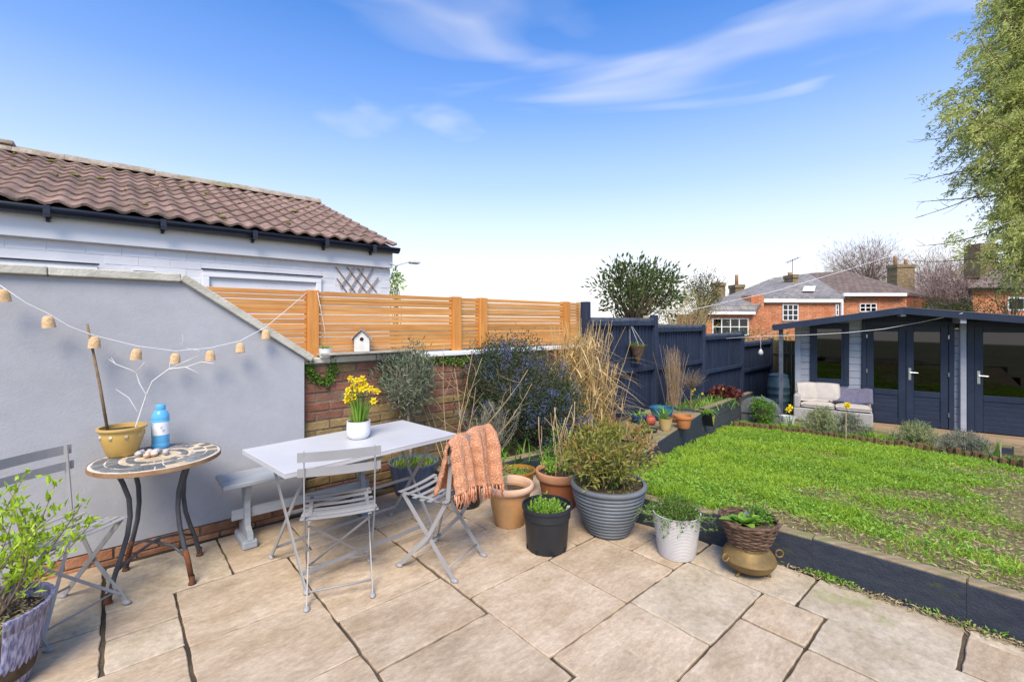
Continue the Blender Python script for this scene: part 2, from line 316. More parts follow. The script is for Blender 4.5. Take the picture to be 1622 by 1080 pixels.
for k, (a0, a1) in enumerate(((.0, .22), (.225, .62), (.625, 1.1))): MB().box(a0, a1, -.03, .2, 1.167, 1.215+.006*k, .008).build('capping_stone', K['coping'], bw)
for k in range(4): MB().box(1.105+k*.585, 1.685+k*.585, -.035, .2, 1.167, 1.212, .008).build('capping_stone', K['white'], bw)
# ---- cedar slatted fence
cf = wthing('slatted_fence', 'orange cedar horizontal slat fence standing on the brick garden wall', 'fence', 0, -.15)
def fa(u): return PL(u, 500, -.15)[0]
posts = [(485, 503), (715, 729), (757, 770), (891, 901)]
pz = []
for (u0, u1) in posts:
    a0, a1 = fa(u0), fa(u1); wd = min(a1-a0, .1); pz.append((a0, a0+wd)); MB().box(a0, a0+wd, -.045, .05, 1.19, 1.768, .004).build('post', K['cedarpost'], cf)
ae = fa(916); MB().box(ae, ae+.075, -.04, .04, 1.0, 1.772, .004).build('post', K['rawpost'], cf)
bays = [(-1.3, pz[0][0]), (pz[0][1], pz[1][0]), (pz[1][1], pz[2][0]), (pz[2][1], pz[3][0]), (pz[3][1], ae)]
for (a0, a1) in bays:
    for r in range(14):
        z = 1.228+r*.0382
        o = MB().box(0, a1-a0-.002, -.01, .012, 0, .0345 if r % 4 else .0325, .002).build('slat', K['cedar'], cf); o.location = (a0+.001, random.uniform(-.003, .003), z+random.uniform(-.002, .002)); o.rotation_euler = (random.uniform(-.03, .03), random.uniform(-.0012, .0012), 0)
# ---- navy close-board fence stepping down the garden
FT = R(45.4); fdir = (math.cos(FT), math.sin(FT)); F0 = wl(3.47, -.02)
nf = thing('panel_fence', 'navy blue close board panel fence stepping down beside the raised beds', 'fence', (F0[0], F0[1], 0), FT)
ts = [0, 1.85, 3.73, 5.9, 8.1]; ptop = [1.77, 1.62, 1.46, 1.31, 1.10]; tops = [1.555, 1.445, 1.27, 1.06]; rails = [.80, .78, .56, .42]
for k, t in enumerate(ts):
    zg = lawn_z(F0[0]+fdir[0]*t, F0[1]+fdir[1]*t)-.35
    MB().box(t-.045, t+.045, -.06, .04, zg, ptop[k], .004).build('post', K['navy'], nf)
    if k == 1: MB().box(t-.13, t-.055, .045, .11, zg, ptop[k]-.01, .004).build('post', K['rawpost'], nf)
for k in range(4):
    t0, t1 = ts[k]+.047, ts[k+1]-.047; zt = tops[k]; zg = lawn_z(F0[0]+fdir[0]*t1, F0[1]+fdir[1]*t1)-.3; n = int((t1-t0)/.098)
    bd = (t1-t0)/n
    MB().box(t0, t1, -.035, .03, zt-.03, zt+.015, .004).build('cap_rail', K['navytop'], nf)
    MB().box(t0, t1, -.05, -.012, rails[k]-.035, rails[k]+.035, .004).build('rail', K['navy'], nf)
    MB().box(t0, t1, -.05, -.012, zt-.10, zt-.031, .004).build('rail', K['navy'], nf)
    for i in range(n):
        mm = MB(); x = t0+i*bd
        mm.add([(x, 0, zg), (x+bd+.008, .012, zg), (x+bd+.008, .02, zg), (x, .016, zg), (x, 0, zt-.031), (x+bd+.008, .012, zt-.031), (x+bd+.008, .02, zt-.031), (x, .016, zt-.031)], [(0, 1, 5, 4), (1, 2, 6, 5), (2, 3, 7, 6), (3, 0, 4, 7), (4, 5, 6, 7)])
        o = mm.build('board', K['navy'], nf); o.location = (0, random.uniform(-.003, .003), 0)
# brown boundary fence across the far end, behind the water butt
FE = (F0[0]+fdir[0]*8.1, F0[1]+fdir[1]*8.1); FB = FT-R(80)
K['brownfence'] = mat('brown_fence', (.10, .085, .045), (.17, .14, .075), rough=.95, scale=5, stretch=(4, 4, .5), rnd=.2, bump=.2, c3=(.10, .12, .05), c3s=3)
bf = thing('boundary_fence', 'weathered brown close board fence behind the water butt', 'fence', (FE[0], FE[1], 0), FB)
for i in range(38):
    o = MB().box(0, .098, 0, .02, -.95, 1.05, .003).build('board', K['brownfence'], bf); o.location = (.06+i*.1, random.uniform(-.004, .004), random.uniform(-.006, .006))
MB().box(.06, 3.86, -.035, -.001, .7, .77, .004).build('rail', K['brownfence'], bf); MB().box(.06, 3.86, -.035, -.001, -.3, -.23, .004).build('rail', K['brownfence'], bf)
# ================================================================ neighbour's outbuilding
K['lilac'] = mat('lilac_white_paint', (.70, .69, .70), (.76, .75, .755), rough=.8, scale=4, bump=.25, bscale=50, rnd=.03)
K['fascia'] = mat('fascia_paint', (.71, .70, .70), (.77, .76, .755), rough=.6, scale=2)
K['tile'] = mat('concrete_tile', (.21, .13, .098), (.32, .21, .165), rough=.9, scale=9, bump=.5, bscale=60, rnd=.2, fine=.35, fscale=22, c3=(.13, .11, .07), c3s=5, c3r=(.5, .72))
K['ridge'] = mat('ridge_mortar', (.26, .20, .15), (.42, .36, .29), rough=1, scale=11, bump=.9, bscale=40, c3=(.20, .19, .06), c3s=5, c3r=(.52, .68))
K['moss'] = mat('moss', (.10, .11, .02), (.22, .19, .05), rough=1, scale=20, bump=1, bscale=60)
K['gutter'] = mat('gutter_black', (.012, .016, .028), (.02, .025, .04), rough=.35)
K['glass'] = glassmat('window_glass'); K['darkglass'] = glassmat('dark_glass', (.05, .055, .06), .10)
nb = wthing('neighbour_outbuilding', 'single storey lilac white brick outbuilding with brown wavy tiled roof beyond the fence', 'building', 0, -1.3)
def NP(u, v, b=-1.3): return PL(u, v, b)
aE, zG = NP(630, 398, -1.17); aC = NP(618, 420)[0]; zF = zG-.02; zB = NP(0, 372, -1.25)[1]
MB().box(-5.5, aC-.006, .0035, 2.9, -1.3, zF-.05).build('wall', K['lilac'], nb)
pb = MB().box(0, .2205, 0, .06, 0, .0735, .002).mesh('brick'); pb.materials.append(K['lilac'])
wins = []
for (u0, u1, vt0, vt1) in ((-80, 155, 407, 421), (320, 508, 429, 439)):
    a0, z0 = NP(u0, vt0); a1, z1 = NP(u1, vt1); wins.append((a0, a1, (z0+z1)/2))
for r in range(9):
    z = zB-.01-.0755*(r+1); k = 0; a = aC-.003-(.112 if r % 2 else 0)-.214
    while a > -4.6:
        if not any(a < w1+.0 and a+.214 > w0-.0 and z < wz+.02 for w0, w1, wz in wins): link('brick', pb, nb, (a, random.uniform(-.0006, .0006), z))
        a -= .2235
for ei, (x0, x1) in enumerate(((-5.5, -1.86), (-1.857, aE-.03))): MB().box(x0, x1, -.062, .011, zB, zF, .003).build('fascia_board', K['fascia'], nb)
for (a0, a1, zt) in wins:
    wn_ = MB().box(a0, a1, -.03, .06, zt-.06, zt, .004).box(a0, a0+.055, -.03, .06, zt-1.2, zt-.0602, .004).box(a1-.055, a1, -.03, .06, zt-1.2, zt-.0602, .004).build('window_frame', K['white'], nb)
    MB().box(a0+.052, a1-.052, .02, .026, zt-1.2, zt-.058).build('pane', K['darkglass'], wn_)
    MB().box(a0-.01, a1+.01, -.04, -.0305, zt+.001, zt+.016).build('drip_strip', K['gutter'], wn_)
    MB().box(a0+.02, a1-.02, .03, .05, zt-1.2, zt-.06).build('dark_backing', K['dark'], wn_)  # near-black sheet set just behind the pane
a0, z0 = NP(209, 429); a1, z1 = NP(247, 431)
vt = MB().box(a0, a1, -.006, .01, z0-.05, z0+.012).build('air_vent', K['lilac'], nb)
for k in range(10): MB().box(a0+.01+k*(a1-a0-.02)/10, a0+.022+k*(a1-a0-.02)/10, -.0085, -.0062, z0-.04, z0+.004).build('vent_slot', K['dark'], vt)
# gutter and brackets
m = MB(); n = 10; V = []; Fc = []
for i in range(n+1):
    th = math.pi*i/n; V += [(-5.5, -.13+.062*math.cos(th), zG+.03-.062*math.sin(th)), (aE, -.13+.062*math.cos(th), zG+.03-.062*math.sin(th))]
for i in range(n): Fc.append((2*i, 2*i+1, 2*i+3, 2*i+2))
m.add(V, Fc).add([V[2*i+1] for i in range(n+1)], [tuple(range(n+1))]); gut = m.build('gutter', K['gutter'], nb, smooth=True); md = gut.modifiers.new('thick', 'SOLIDIFY'); md.thickness = .005
for u in (75, 258, 402, 515, 590):
    x = NP(u, 370, -1.17)[0]; MB().box(x-.018, x+.018, -.2, -.062, zG-.045, zG-.033).box(x-.02, x+.02, -.2, -.193, zG-.03, zG+.035).box(x-.012, x+.012, -.09, -.062, zG-.07, zG-.0455).build('bracket', K['gutter'], gut)
# roof tiles: one object each
yE, zE = -.17, zG+.062; yR, zR = 2.5, 3.43; pitch = math.atan2(zR-zE, yR-yE); slen = math.hypot(yR-yE, zR-zE); nrow = 10; expo = slen/nrow
nx = 12; V = []; Fc = []
for j, (y, dz) in enumerate(((0, .0), (expo+.06, -.012))):
    for lay in (0, 1):
        for i in range(nx+1): V.append((i/nx*.302, y, .0155*math.sin(i/nx*4*math.pi+.6)+(.016 if j == 0 else -.004)-lay*.02))
W_ = nx+1
for i in range(nx):
    Fc += [(i, i+1, 2*W_+i+1, 2*W_+i), (W_+i+1, W_+i, i, i+1)[::-1], (W_+i, 3*W_+i, 3*W_+i+1, W_+i+1)]
Fc += [(0, 2*W_, 3*W_, W_), (nx, W_+nx, 3*W_+nx, 2*W_+nx)]
tile = MB().add(V, Fc).mesh('roof_tile'); tile.materials.append(K['tile']); tile.polygons.foreach_set('use_smooth', np.ones(len(tile.polygons), bool)); tile.set_sharp_from_angle(angle=R(40))
ncol = 20; aR = aE-.03
for r in range(nrow):
    for c in range(ncol):
        s_ = r*expo; o = link('roof_tile', tile, nb, (aR-.302-c*.3, yE+s_*math.cos(pitch), zE+s_*math.sin(pitch)), rot=(pitch+random.uniform(-.006, .006), random.uniform(-.006, .006), random.uniform(-.008, .008)))
MB().prism([(yE+.05, zE-.03), (yR, zR-.03), (2*yR-yE, zE-.03)], -5.5, aR-.02, axis=0).build('roof_deck', K['ridge'], nb)
for k in range(14):
    x1 = aR+.0-k*.42; m = MB(); pr = []
    for i in range(9):
        th = math.pi*i/8; pr.append((yR+.11*math.cos(th), zR-.015+.085*math.sin(th)))
    m.prism(pr, x1-.417, x1, axis=0); o = m.build('ridge_tile', K['ridge'], nb, auto=40); o.location.z = random.uniform(-.006, .008)
aS = NP(24, 232, -3.8)[0]
MB().box(-5.5, aS, yR-.1, yR+.1, zR+.05, zR+.10, .01).build('ridge_step', K['ridge'], nb)
mo = MB()
for _ in range(46):
    a, s_ = random.uniform(-4, 1), random.uniform(.1, slen-.2)
    k = random.random()**2*.03+.008; mo.lathe([(k, -.004), (k*.8, .01), (k*.3, .018)], 7, (a, yE+s_*math.cos(pitch), zE+s_*math.sin(pitch)+.012+.01), sx=1.5)
tag(mo.build('moss_tufts', K['moss'], nb, smooth=True), kind='stuff')
# floodlight on the corner
fx, fz = NP(640, 418, -1.36); fl = wthing('floodlight', 'small white security floodlight on a bent arm at the outbuilding corner', 'light', 0, -1.3)
pth = [(NP(603, 410)[0], -.01, NP(603, 410)[1]), (NP(612, 417)[0], -.06, NP(612, 417)[1]), (NP(621, 422)[0], -.09, NP(621, 422)[1]), (NP(645, 415)[0], -.09, NP(645, 415)[1])]
MB().tube(pth, .009, 6).build('arm', K['white'], fl, smooth=True)
MB().box(pth[0][0]-.03, pth[0][0]+.03, -.022, 0, pth[0][2]-.03, pth[0][2]+.03, .004).build('wall_plate', K['white'], fl)
MB().box(pth[3][0]-.015, pth[3][0]+.11, -.14, -.04, pth[3][2]-.028, pth[3][2]+.022, .012).build('lamp_head', K['white'], fl)
# trellis
K['lath'] = mat('trellis_wood', (.22, .15, .10), (.36, .27, .20), rough=.95, scale=20)
tr = wthing('trellis', 'small brown diamond trellis fixed on the outbuilding wall by the window', 'trellis', 0, -1.3)
for k, (u0, v0, u1, v1) in enumerate(((531, 423, 562, 463), (549, 423, 580, 463), (566, 425, 596, 463), (533, 441, 549, 463), (560, 424, 538, 455), (575, 425, 552, 460), (590, 426, 566, 462), (598, 440, 580, 463))):
    p, q = NP(u0, v0), NP(u1, v1); MB().bar((p[0], -.012-.008*(k > 3), p[1]), (q[0], -.012-.008*(k > 3), q[1]), .008, .014, (0, -1, 0)).build('lath', K['lath'], tr)
# ================================================================ far houses
def BX(u, v, Y): return (u-CX)/F*Y, CH-(v-HZ)/F*Y
K['farbrick'] = mat('far_brick', (.43, .145, .065), (.54, .24, .125), rough=.95, scale=3, bump=.3, c3=(.30, .16, .10), c3s=1.2, c3r=(.5, .8))
K['slate'] = mat('slate_roof', (.20, .19, .185), (.31, .29, .28), rough=.8, scale=2.4, bump=.3, bscale=20, c3=(.32, .29, .22), c3s=1.5)
K['browntile'] = mat('brown_roof', (.14, .10, .08), (.23, .17, .14), rough=.9, scale=4, bump=.4, bscale=20)
K['chim'] = mat('chimney_brick', (.21, .15, .08), (.33, .25, .14), rough=.95, scale=6, bump=.4)
K['claypot'] = mat('clay_pot', (.50, .26, .13), (.58, .36, .22), rough=.9)
def masonry(m, sc, dark, axes='XZ', row=.075, bw=.225):
    t = m.node_tree; N = t.nodes; L = t.links; p = N['Principled BSDF']; src = p.inputs['Base Color'].links[0].from_socket
    tcn = N.new('ShaderNodeTexCoord'); sp = N.new('ShaderNodeSeparateXYZ'); L.new(tcn.outputs['Object'], sp.inputs[0]); cb = N.new('ShaderNodeCombineXYZ')
    L.new(sp.outputs[axes[0]], cb.inputs[0]); L.new(sp.outputs[axes[1]], cb.inputs[1]); b = N.new('ShaderNodeTexBrick'); L.new(cb.outputs[0], b.inputs['Vector'])
    b.inputs['Scale'].default_value = 1; b.inputs['Brick Width'].default_value = bw*sc; b.inputs['Row Height'].default_value = row*sc; b.inputs['Mortar Size'].default_value = .012*sc
    b.inputs['Color1'].default_value = (.72, .72, .72, 1); b.inputs['Color2'].default_value = (1.15, 1.1, 1.05, 1); b.inputs['Mortar'].default_value = (dark, dark, dark, 1)
    x = N.new('ShaderNodeMix'); x.data_type = 'RGBA'; x.blend_type = 'MULTIPLY'; x.inputs['Factor'].default_value = 1; L.new(src, x.inputs['A']); L.new(b.outputs['Color'], x.inputs['B']); L.new(x.outputs['Result'], p.inputs['Base Color'])
masonry(K['farbrick'], 1.6, 1.25); masonry(K['slate'], 2.2, .55, 'XY', .11, .2); masonry(K['browntile'], 2.2, .5, 'XY', .13, .17); masonry(K['chim'], 1.6, .7)
Y0 = 28.; hs = thing('brick_house', 'orange red brick house with grey slate and brown hipped roofs beyond the garden', 'house', (BX(1290, 500, Y0)[0], Y0, -1.3)); HX, HY, HZ0 = hs.location
def hb(u0, u1, vt, Yf, dep, matn, name='wall', zb=None, parent=None, vb=None):
    x0, zt = BX(u0, vt, Yf); x1, _ = BX(u1, vt, Yf); z0 = -1.3 if vb is None else BX(u0, vb, Yf)[1]
    return MB().box(x0-HX, x1-HX, Yf-HY, Yf-HY+dep, z0-HZ0, zt-HZ0).build(name, K[matn], parent or hs)
hb(1119, 1196, 496, 27.4, 5, 'farbrick'); hb(1192, 1337, 478, 28, 6, 'farbrick'); hb(1337.3, 1436, 467, 28.4, 7, 'farbrick'); hb(1190, 1210, 467, 27.6, 1.2, 'farbrick', 'parapet')
def hroof(pts, matn, name):       # pts: (u,v,Y)
    V = [(*((BX(u, v, Y)[0]-HX, Y-HY)), BX(u, v, Y)[1]-HZ0) for u, v, Y in pts]; return V
def face(V, matn, name, th=.12):
    m = MB(); n = len(V); V2 = [(x, y, z-th) for x, y, z in V]
    m.add(V+V2, [tuple(range(n)), tuple(range(n, 2*n))[::-1]]+[(i, n+i, n+(i+1) % n, (i+1) % n) for i in range(n)]); return m.build(name, K[matn], hs)
def hr(*p): return [(BX(u, v, Y)[0]-HX, Y-HY, BX(u, v, Y)[1]-HZ0) for u, v, Y in p]
sr = face(hr((1094, 494, 27.1), (1196, 493, 27.1), (1212, 470, 27.9), (1338, 470, 27.9), (1282, 433, 33.5), (1224, 440, 33.5), (1172, 461, 33)), 'slate', 'slate_roof')
face(hr((1094, 494, 27.1), (1172, 461, 33), (1120, 480, 36)), 'slate', 'slate_roof')
br = face(hr((1262, 470.5, 27.95), (1336, 469.5, 28.1), (1440, 463, 28.1), (1342, 429, 34), (1282, 432.5, 34)), 'browntile', 'hipped_roof')
face(hr((1440, 463, 28.1), (1472, 468, 36), (1342, 429, 34)), 'browntile', 'hipped_roof')
face(hr((1436, 468, 28.4), (1468, 472, 35.5), (1468, 520, 35.5), (1436, 520, 28.4)), 'farbrick', 'side_wall', .05)
hb(1118, 1197, 493.5, 27.05, .25, 'white', 'fascia', vb=498); hb(1208, 1336, 473.5, 27.8, .15, 'white', 'fascia', vb=479); hb(1336.5, 1437, 464, 28.0, .2, 'white', 'fascia', vb=469)
hb(1333, 1336, 478, 27.75, .1, 'white', 'downpipe', vb=505)
def hwin(u0, u1, v0, v1, Yf, nx_, nz_):
    x0, z1 = BX(u0, v0, Yf); x1, z0 = BX(u1, v1, Yf); x0 -= HX; x1 -= HX; z0 -= HZ0; z1 -= HZ0; y = Yf-HY; m = MB(); t = .055
    for k in range(nx_+1): x = lerp(x0, x1-t, k/nx_); m.box(x, x+t, y-.05, y+.05, z0, z1)
    for k in range(nz_+1): z = lerp(z0, z1-t, k/nz_); m.box(x0+t*.5, x1-t*.5, y-.045, y+.045, z, z+t*.9)
    f_ = m.build('window', K['white'], hs); MB().box(x0+.02, x1-.02, y-.012, y+.0, z0+.02, z1-.02).build('pane', K['darkglass'], f_); MB().box(x0+.02, x1-.02, y+.03, y+.06, z0+.02, z1-.02).build('interior', K['dark'], f_)
hwin(1128, 1185, 504, 531, 27.38, 4, 2); hwin(1239, 1264, 482, 508, 27.98, 3, 3); hwin(1361, 1388, 480.5, 494, 28.38, 3, 2); hwin(1323, 1328, 482, 500, 27.98, 1, 2)
def chim(u0, u1, vt, vb, Y, pots, matn='chim'):
    c = hb(u0, u1, vt, Y, 1.0, matn, 'chimney', vb=vb); x0, z = BX(u0-1, vt, Y); x1 = BX(u1+1, vt, Y)[0]
    MB().box(x0-HX, x1-HX, Y-HY-.06, Y-HY+1.06, z-HZ0-.18, z-HZ0+.06).build('chimney_cap', K['chim'], c)
    for (u, v) in pots:
        x, zt = BX(u, v, Y); MB().lathe([(.13, z-HZ0+.05), (.11, zt-HZ0-.1), (.14, zt-HZ0-.05), (.12, zt-HZ0)], 10, (x-HX, Y-HY+.5, 0), cap1=True).build('chimney_pot', K['claypot'], c, smooth=True)
chim(1136, 1149, 449, 500, 33.5, [(1142, 445)]); chim(1165, 1179, 452, 500, 34, [(1172, 434)]); chim(1421, 1449, 420, 500, 37, [(1426, 404), (1443, 409)]); chim(1256, 1264, 436, 470, 31, [(1258, 430)])
sk = face(hr((1271, 463, 28.6), (1290, 463, 28.6), (1292, 456, 29.7), (1274, 456, 29.7)), 'white', 'skylight', .05); sk.location.z = .12
x, z = BX(1255, 434, 31); ant = MB().tube([(x-HX, 3, z-HZ0-.4), (x-HX, 3, z-HZ0+1.0)], .02, 5)
p, q = BX(1246, 416, 31), BX(1265, 408, 31); ant.tube([(p[0]-HX, 3, p[1]-HZ0), (q[0]-HX, 3, q[1]-HZ0)], .018, 5)
for k in range(6): xx, zz = lerp(p[0], q[0], k/5)-HX, lerp(p[1], q[1], k/5)-HZ0; ant.tube([(xx-.02, 2.75, zz-.05), (xx+.02, 3.25, zz+.05)], .012, 4)
ant.build('aerial', K['gutter'], hs)
# second house at the right edge
Y1 = 24.; h2 = thing('tiled_house', 'brick house with brown tiled roof partly hidden by the leafy tree', 'house', (BX(1600, 500, Y1)[0], Y1, -1.3))
def h2b(u0, u1, vt, vb, Yf, dep, matn, name):
    x0, zt = BX(u0, vt, Yf); x1, zb = BX(u1, vb, Yf); return MB().box(x0-h2.location.x, x1-h2.location.x, Yf-Y1, Yf-Y1+dep, zb+1.3, zt+1.3).build(name, K[matn], h2)
xa_, za_ = BX(1541, 459, 24); xb_ = BX(1760, 459, 24)[0]; lx_ = h2.location.x; MB().prism([(xa_-lx_, 0), (xb_-lx_, 0), (xb_-lx_+7.4, 7), (xa_-lx_+7.2, 7)], 0, za_+1.3).build('wall', K['farbrick'], h2); h2b(1535, 1764, 454, 460, 23.7, .2, 'browntile', 'fascia')
x0, z0 = BX(1533, 456, 23.6); x1 = BX(1770, 456, 23.6)[0]; xr, zr = BX(1585, 415, 27.5)
MB().add([(x0-h2.location.x, -.4, z0+1.3), (x1-h2.location.x, -.4, z0+1.3), (x1-h2.location.x+3.5, 3.5, zr+1.3), (xr-h2.location.x, 3.5, zr+1.3), (x0-h2.location.x+7.9, 7.4, z0+1.3)], [(0, 1, 2, 3), (0, 3, 4)]).build('roof', K['browntile'], h2)
c = h2b(1553, 1578, 385, 440, 27, 1., 'chim', 'chimney'); w2 = h2b(1597, 1625, 470, 492, 23.95, .05, 'white', 'window'); h2b(1600, 1622, 473, 489, 23.9, .03, 'dark', 'pane').parent = w2
# ================================================================ lawn, kerb, raised beds
K['rawwood'] = mat('weathered_sleeper', (.20, .145, .08), (.32, .25, .15), rough=.95, scale=5, stretch=(.5, 6, 6), bump=.35, bscale=40, c3=(.17, .19, .06), c3s=3, c3r=(.5, .68))
K['kerbnavy'] = mat('kerb_paint', (.022, .028, .044), (.036, .043, .06), rough=.8, scale=4, stretch=(.6, 5, 9), bump=.5, bscale=18, c3=(.055, .075, .02), c3s=2.2, c3r=(.58, .75))
K['lawnsoil'] = mat('lawn_soil', (.11, .075, .036), (.21, .15, .075), rough=1, scale=7, bump=1, bscale=40, c3=(.13, .13, .035), c3s=2.3, c3r=(.45, .7), world=True)
K['grass'] = leafmat('grass_blades', (.17, .33, .016), (.50, .66, .07), trans=.42)
K['drygrass'] = leafmat('dry_litter', (.26, .19, .09), (.52, .43, .25), rough=.8, trans=.1)
K['weed'] = leafmat('lawn_weed_leaves', (.13, .30, .025), (.36, .56, .09), trans=.35)
def sub(p, q): return np.array(p[:2])-np.array(q[:2])
def sleeper(parent, p, q, z0, z1, th, side, paint=True, names=('sleeper', 'painted_face')):   # p,q world xy along the visible face, side=+1 puts the thickness to the left of p->q
    p, q = np.array(p[:2]), np.array(q[:2]); d = unit(q-p); L = np.linalg.norm(q-p); n = np.array((-d[1], d[0]))*side; loc = parent.location
    m = np.eye(4); m[:3, 0] = (*d, 0); m[:3, 1] = (*n, 0); m[:3, 3] = (p[0]-loc.x, p[1]-loc.y, -loc.z)
    if side < 0: pass
    o = MB().box(.002, L-.002, .0, th, z0, z1, .006, m).build(names[0], K['rawwood'], parent)
    if paint: MB().box(.0005, L-.0005, -.012, -.0005, z0, z1-.012, .001, m).build(names[1], K['kerbnavy'], parent)
    return o
kb = thing('timber_kerb', 'low sleeper kerb with navy painted face holding back the lawn at the patio edge', 'kerb', (0, 0, 0))
kp = [wl(1.762, 1.5), wl(1.93, 2.357), wl(1.994, 2.931), wl(2.031, 3.581), wl(2.09, 5.2), wl(2.15, 7.2)]
for k in range(len(kp)-1): sleeper(kb, kp[k], kp[k+1], -.05, (.2, .215, .222, .22, .22)[k], .075, 1)
P0, P1, P2, P3 = wl(1.80, 1.44), GL(1042, 726), GL(1111, 693.5), GL(1192, 658)
lw = [np.array(wl(1.905, 1.5)[:2]), np.array(wl(2.33, 7.0)[:2]), None, None]
e0, e1, e2 = np.array(GL(1180, 679)[:2]), np.array(GL(1480, 717)[:2]), np.array(GL(1605, 739)[:2])
lw[3] = np.array(P3[:2]); lw[2] = e2+(e2-e0)*.55
def lawn_pt(s, t): s = np.asarray(s)[..., None]; t = np.asarray(t)[..., None]; return (1-t)*((1-s)*lw[0]+s*lw[1])+t*((1-s)*lw[3]+s*lw[2])
def vnoise(x, y, sc, seed=0):
    x, y = np.asarray(x)*sc, np.asarray(y)*sc; xi, yi = np.floor(x).astype(int), np.floor(y).astype(int); fx, fy = x-xi, y-yi; fx, fy = fx*fx*(3-2*fx), fy*fy*(3-2*fy)
    def h(i, j): v = np.sin(i*127.1+j*311.7+seed*74.7)*43758.5453; return v-np.floor(v)
    return (h(xi, yi)*(1-fx)+h(xi+1, yi)*fx)*(1-fy)+(h(xi, yi+1)*(1-fx)+h(xi+1, yi+1)*fx)*fy
def lawn_h(x, y): return lawn_z(x, y)+.035*(vnoise(x, y, 1.6, 3)-.5)+.02*(vnoise(x, y, 5, 4)-.5)
ns, ntt = 90, 90
S_, T_ = np.meshgrid(np.linspace(0, 1, ns), np.linspace(0, 1, ntt)**1.3, indexing='ij'); PP = lawn_pt(S_, T_); Zl = lawn_h(PP[..., 0], PP[..., 1])
V = np.concatenate([PP, Zl[..., None]], -1).reshape(-1, 3); ii = (np.arange(ns-1)[:, None]*ntt+np.arange(ntt-1)).ravel()
tag(MB().add(V, np.stack([ii, ii+ntt, ii+ntt+1, ii+1], -1)).build('lawn', K['lawnsoil'], smooth=True), kind='structure')
def cover(x, y):        # how thick the grass is: worn near the kerb on the right
    d = NL[0]*x+NL[1]*y-3.175; r = x*.753-y*.658          # distance from kerb, distance to the right
    worn = np.clip((r+1.6)/2.4, 0, 1)*np.clip(1.7-d/3.2, 0, 1)
    n = .55*vnoise(x, y, 1.1, 1)+.45*vnoise(x, y, 3.3, 2)
    return np.clip((n-worn*.47)*3.6-.27, .10, 1)
def scatter(n, power=1.0):
    s, t = rng.random(n), rng.random(n); p = lawn_pt(s, t); x, y = p[:, 0], p[:, 1]; dist = np.hypot(x, y)
    keep = (rng.random(n) < np.clip((3.2/dist)**power, 0, 1)) & (np.abs(x/y) < 2.4); return x[keep], y[keep], dist[keep]
x, y, dist = scatter(520000, 1.25); c = cover(x, y); k = rng.random(len(x)) < c; x, y, dist, c = x[k], y[k], dist[k], c[k]
hgt = (.012+.085*(vnoise(x, y, 2.4, 8)*vnoise(x, y, 6, 9))**1.3+.02*rng.random(len(x))**3)*(.55+.6*c); wdt = .0022*np.clip(dist/3., 1, 3)*rng.uniform(.8, 1.5, len(x))
D = np.stack([rng.normal(0, .5, len(x)), rng.normal(0, .5, len(x)), np.ones(len(x))], -1)
tt = np.clip(rng.random(len(x))*.6+.4*vnoise(x, y, 1.7, 11), 0, 1)
g = MB(); P = np.stack([x, y, lawn_h(x, y)-.004], -1); Dn = D/np.linalg.norm(D, axis=1)[:, None]
sd_ = np.cross(Dn, rng.normal(size=Dn.shape)); sd_ /= np.linalg.norm(sd_, axis=1)[:, None]
tip = P+Dn*hgt[:, None]*1.3+np.stack([rng.normal(0, .35, len(x)), rng.normal(0, .35, len(x)), np.zeros(len(x))], -1)*hgt[:, None]
mid = P+Dn*hgt[:, None]*.7
g.quads(np.stack([P-sd_*wdt[:, None], mid-sd_*wdt[:, None]*.8, tip, mid+sd_*wdt[:, None]], 1), tt)
tag(g.build('lawn_grass', K['grass']), 'patchy short green lawn grass behind the timber kerb', 'grass', kind='stuff')
x, y, dist = scatter(110000, 1.3); c = cover(x, y); k = rng.random(len(x)) < c*vnoise(x, y, .9, 21)*1.3; x, y, dist = x[k], y[k], dist[k]
D = np.stack([rng.normal(0, 1, len(x)), rng.normal(0, 1, len(x)), rng.uniform(.1, .8, len(x))], -1)
wd = MB().leaves(np.stack([x, y, lawn_h(x, y)+rng.uniform(.005, .045, len(x))], -1), D, rng.uniform(.018, .045, len(x)), rng.uniform(.01, .02, len(x)))
tag(wd.build('lawn_weeds', K['weed']), 'low leafy weeds mixed through the lawn grass', 'weeds', kind='stuff')
x, y, dist = scatter(120000, 1.2); c = cover(x, y); k = rng.random(len(x)) < np.clip(.8-c, .01, 1)*.6; x, y = x[k], y[k]
D = np.stack([rng.normal(0, 1, len(x)), rng.normal(0, 1, len(x)), rng.normal(.05, .12, len(x))], -1)
lt = MB().leaves(np.stack([x, y, lawn_h(x, y)+rng.uniform(.006, .025, len(x))], -1), D, rng.uniform(.015, .06, len(x)), rng.uniform(.003, .011, len(x)))
tag(lt.build('fallen_leaves', K['drygrass']), 'dry straw coloured fallen leaves over the worn lawn', 'leaf litter', kind='stuff')
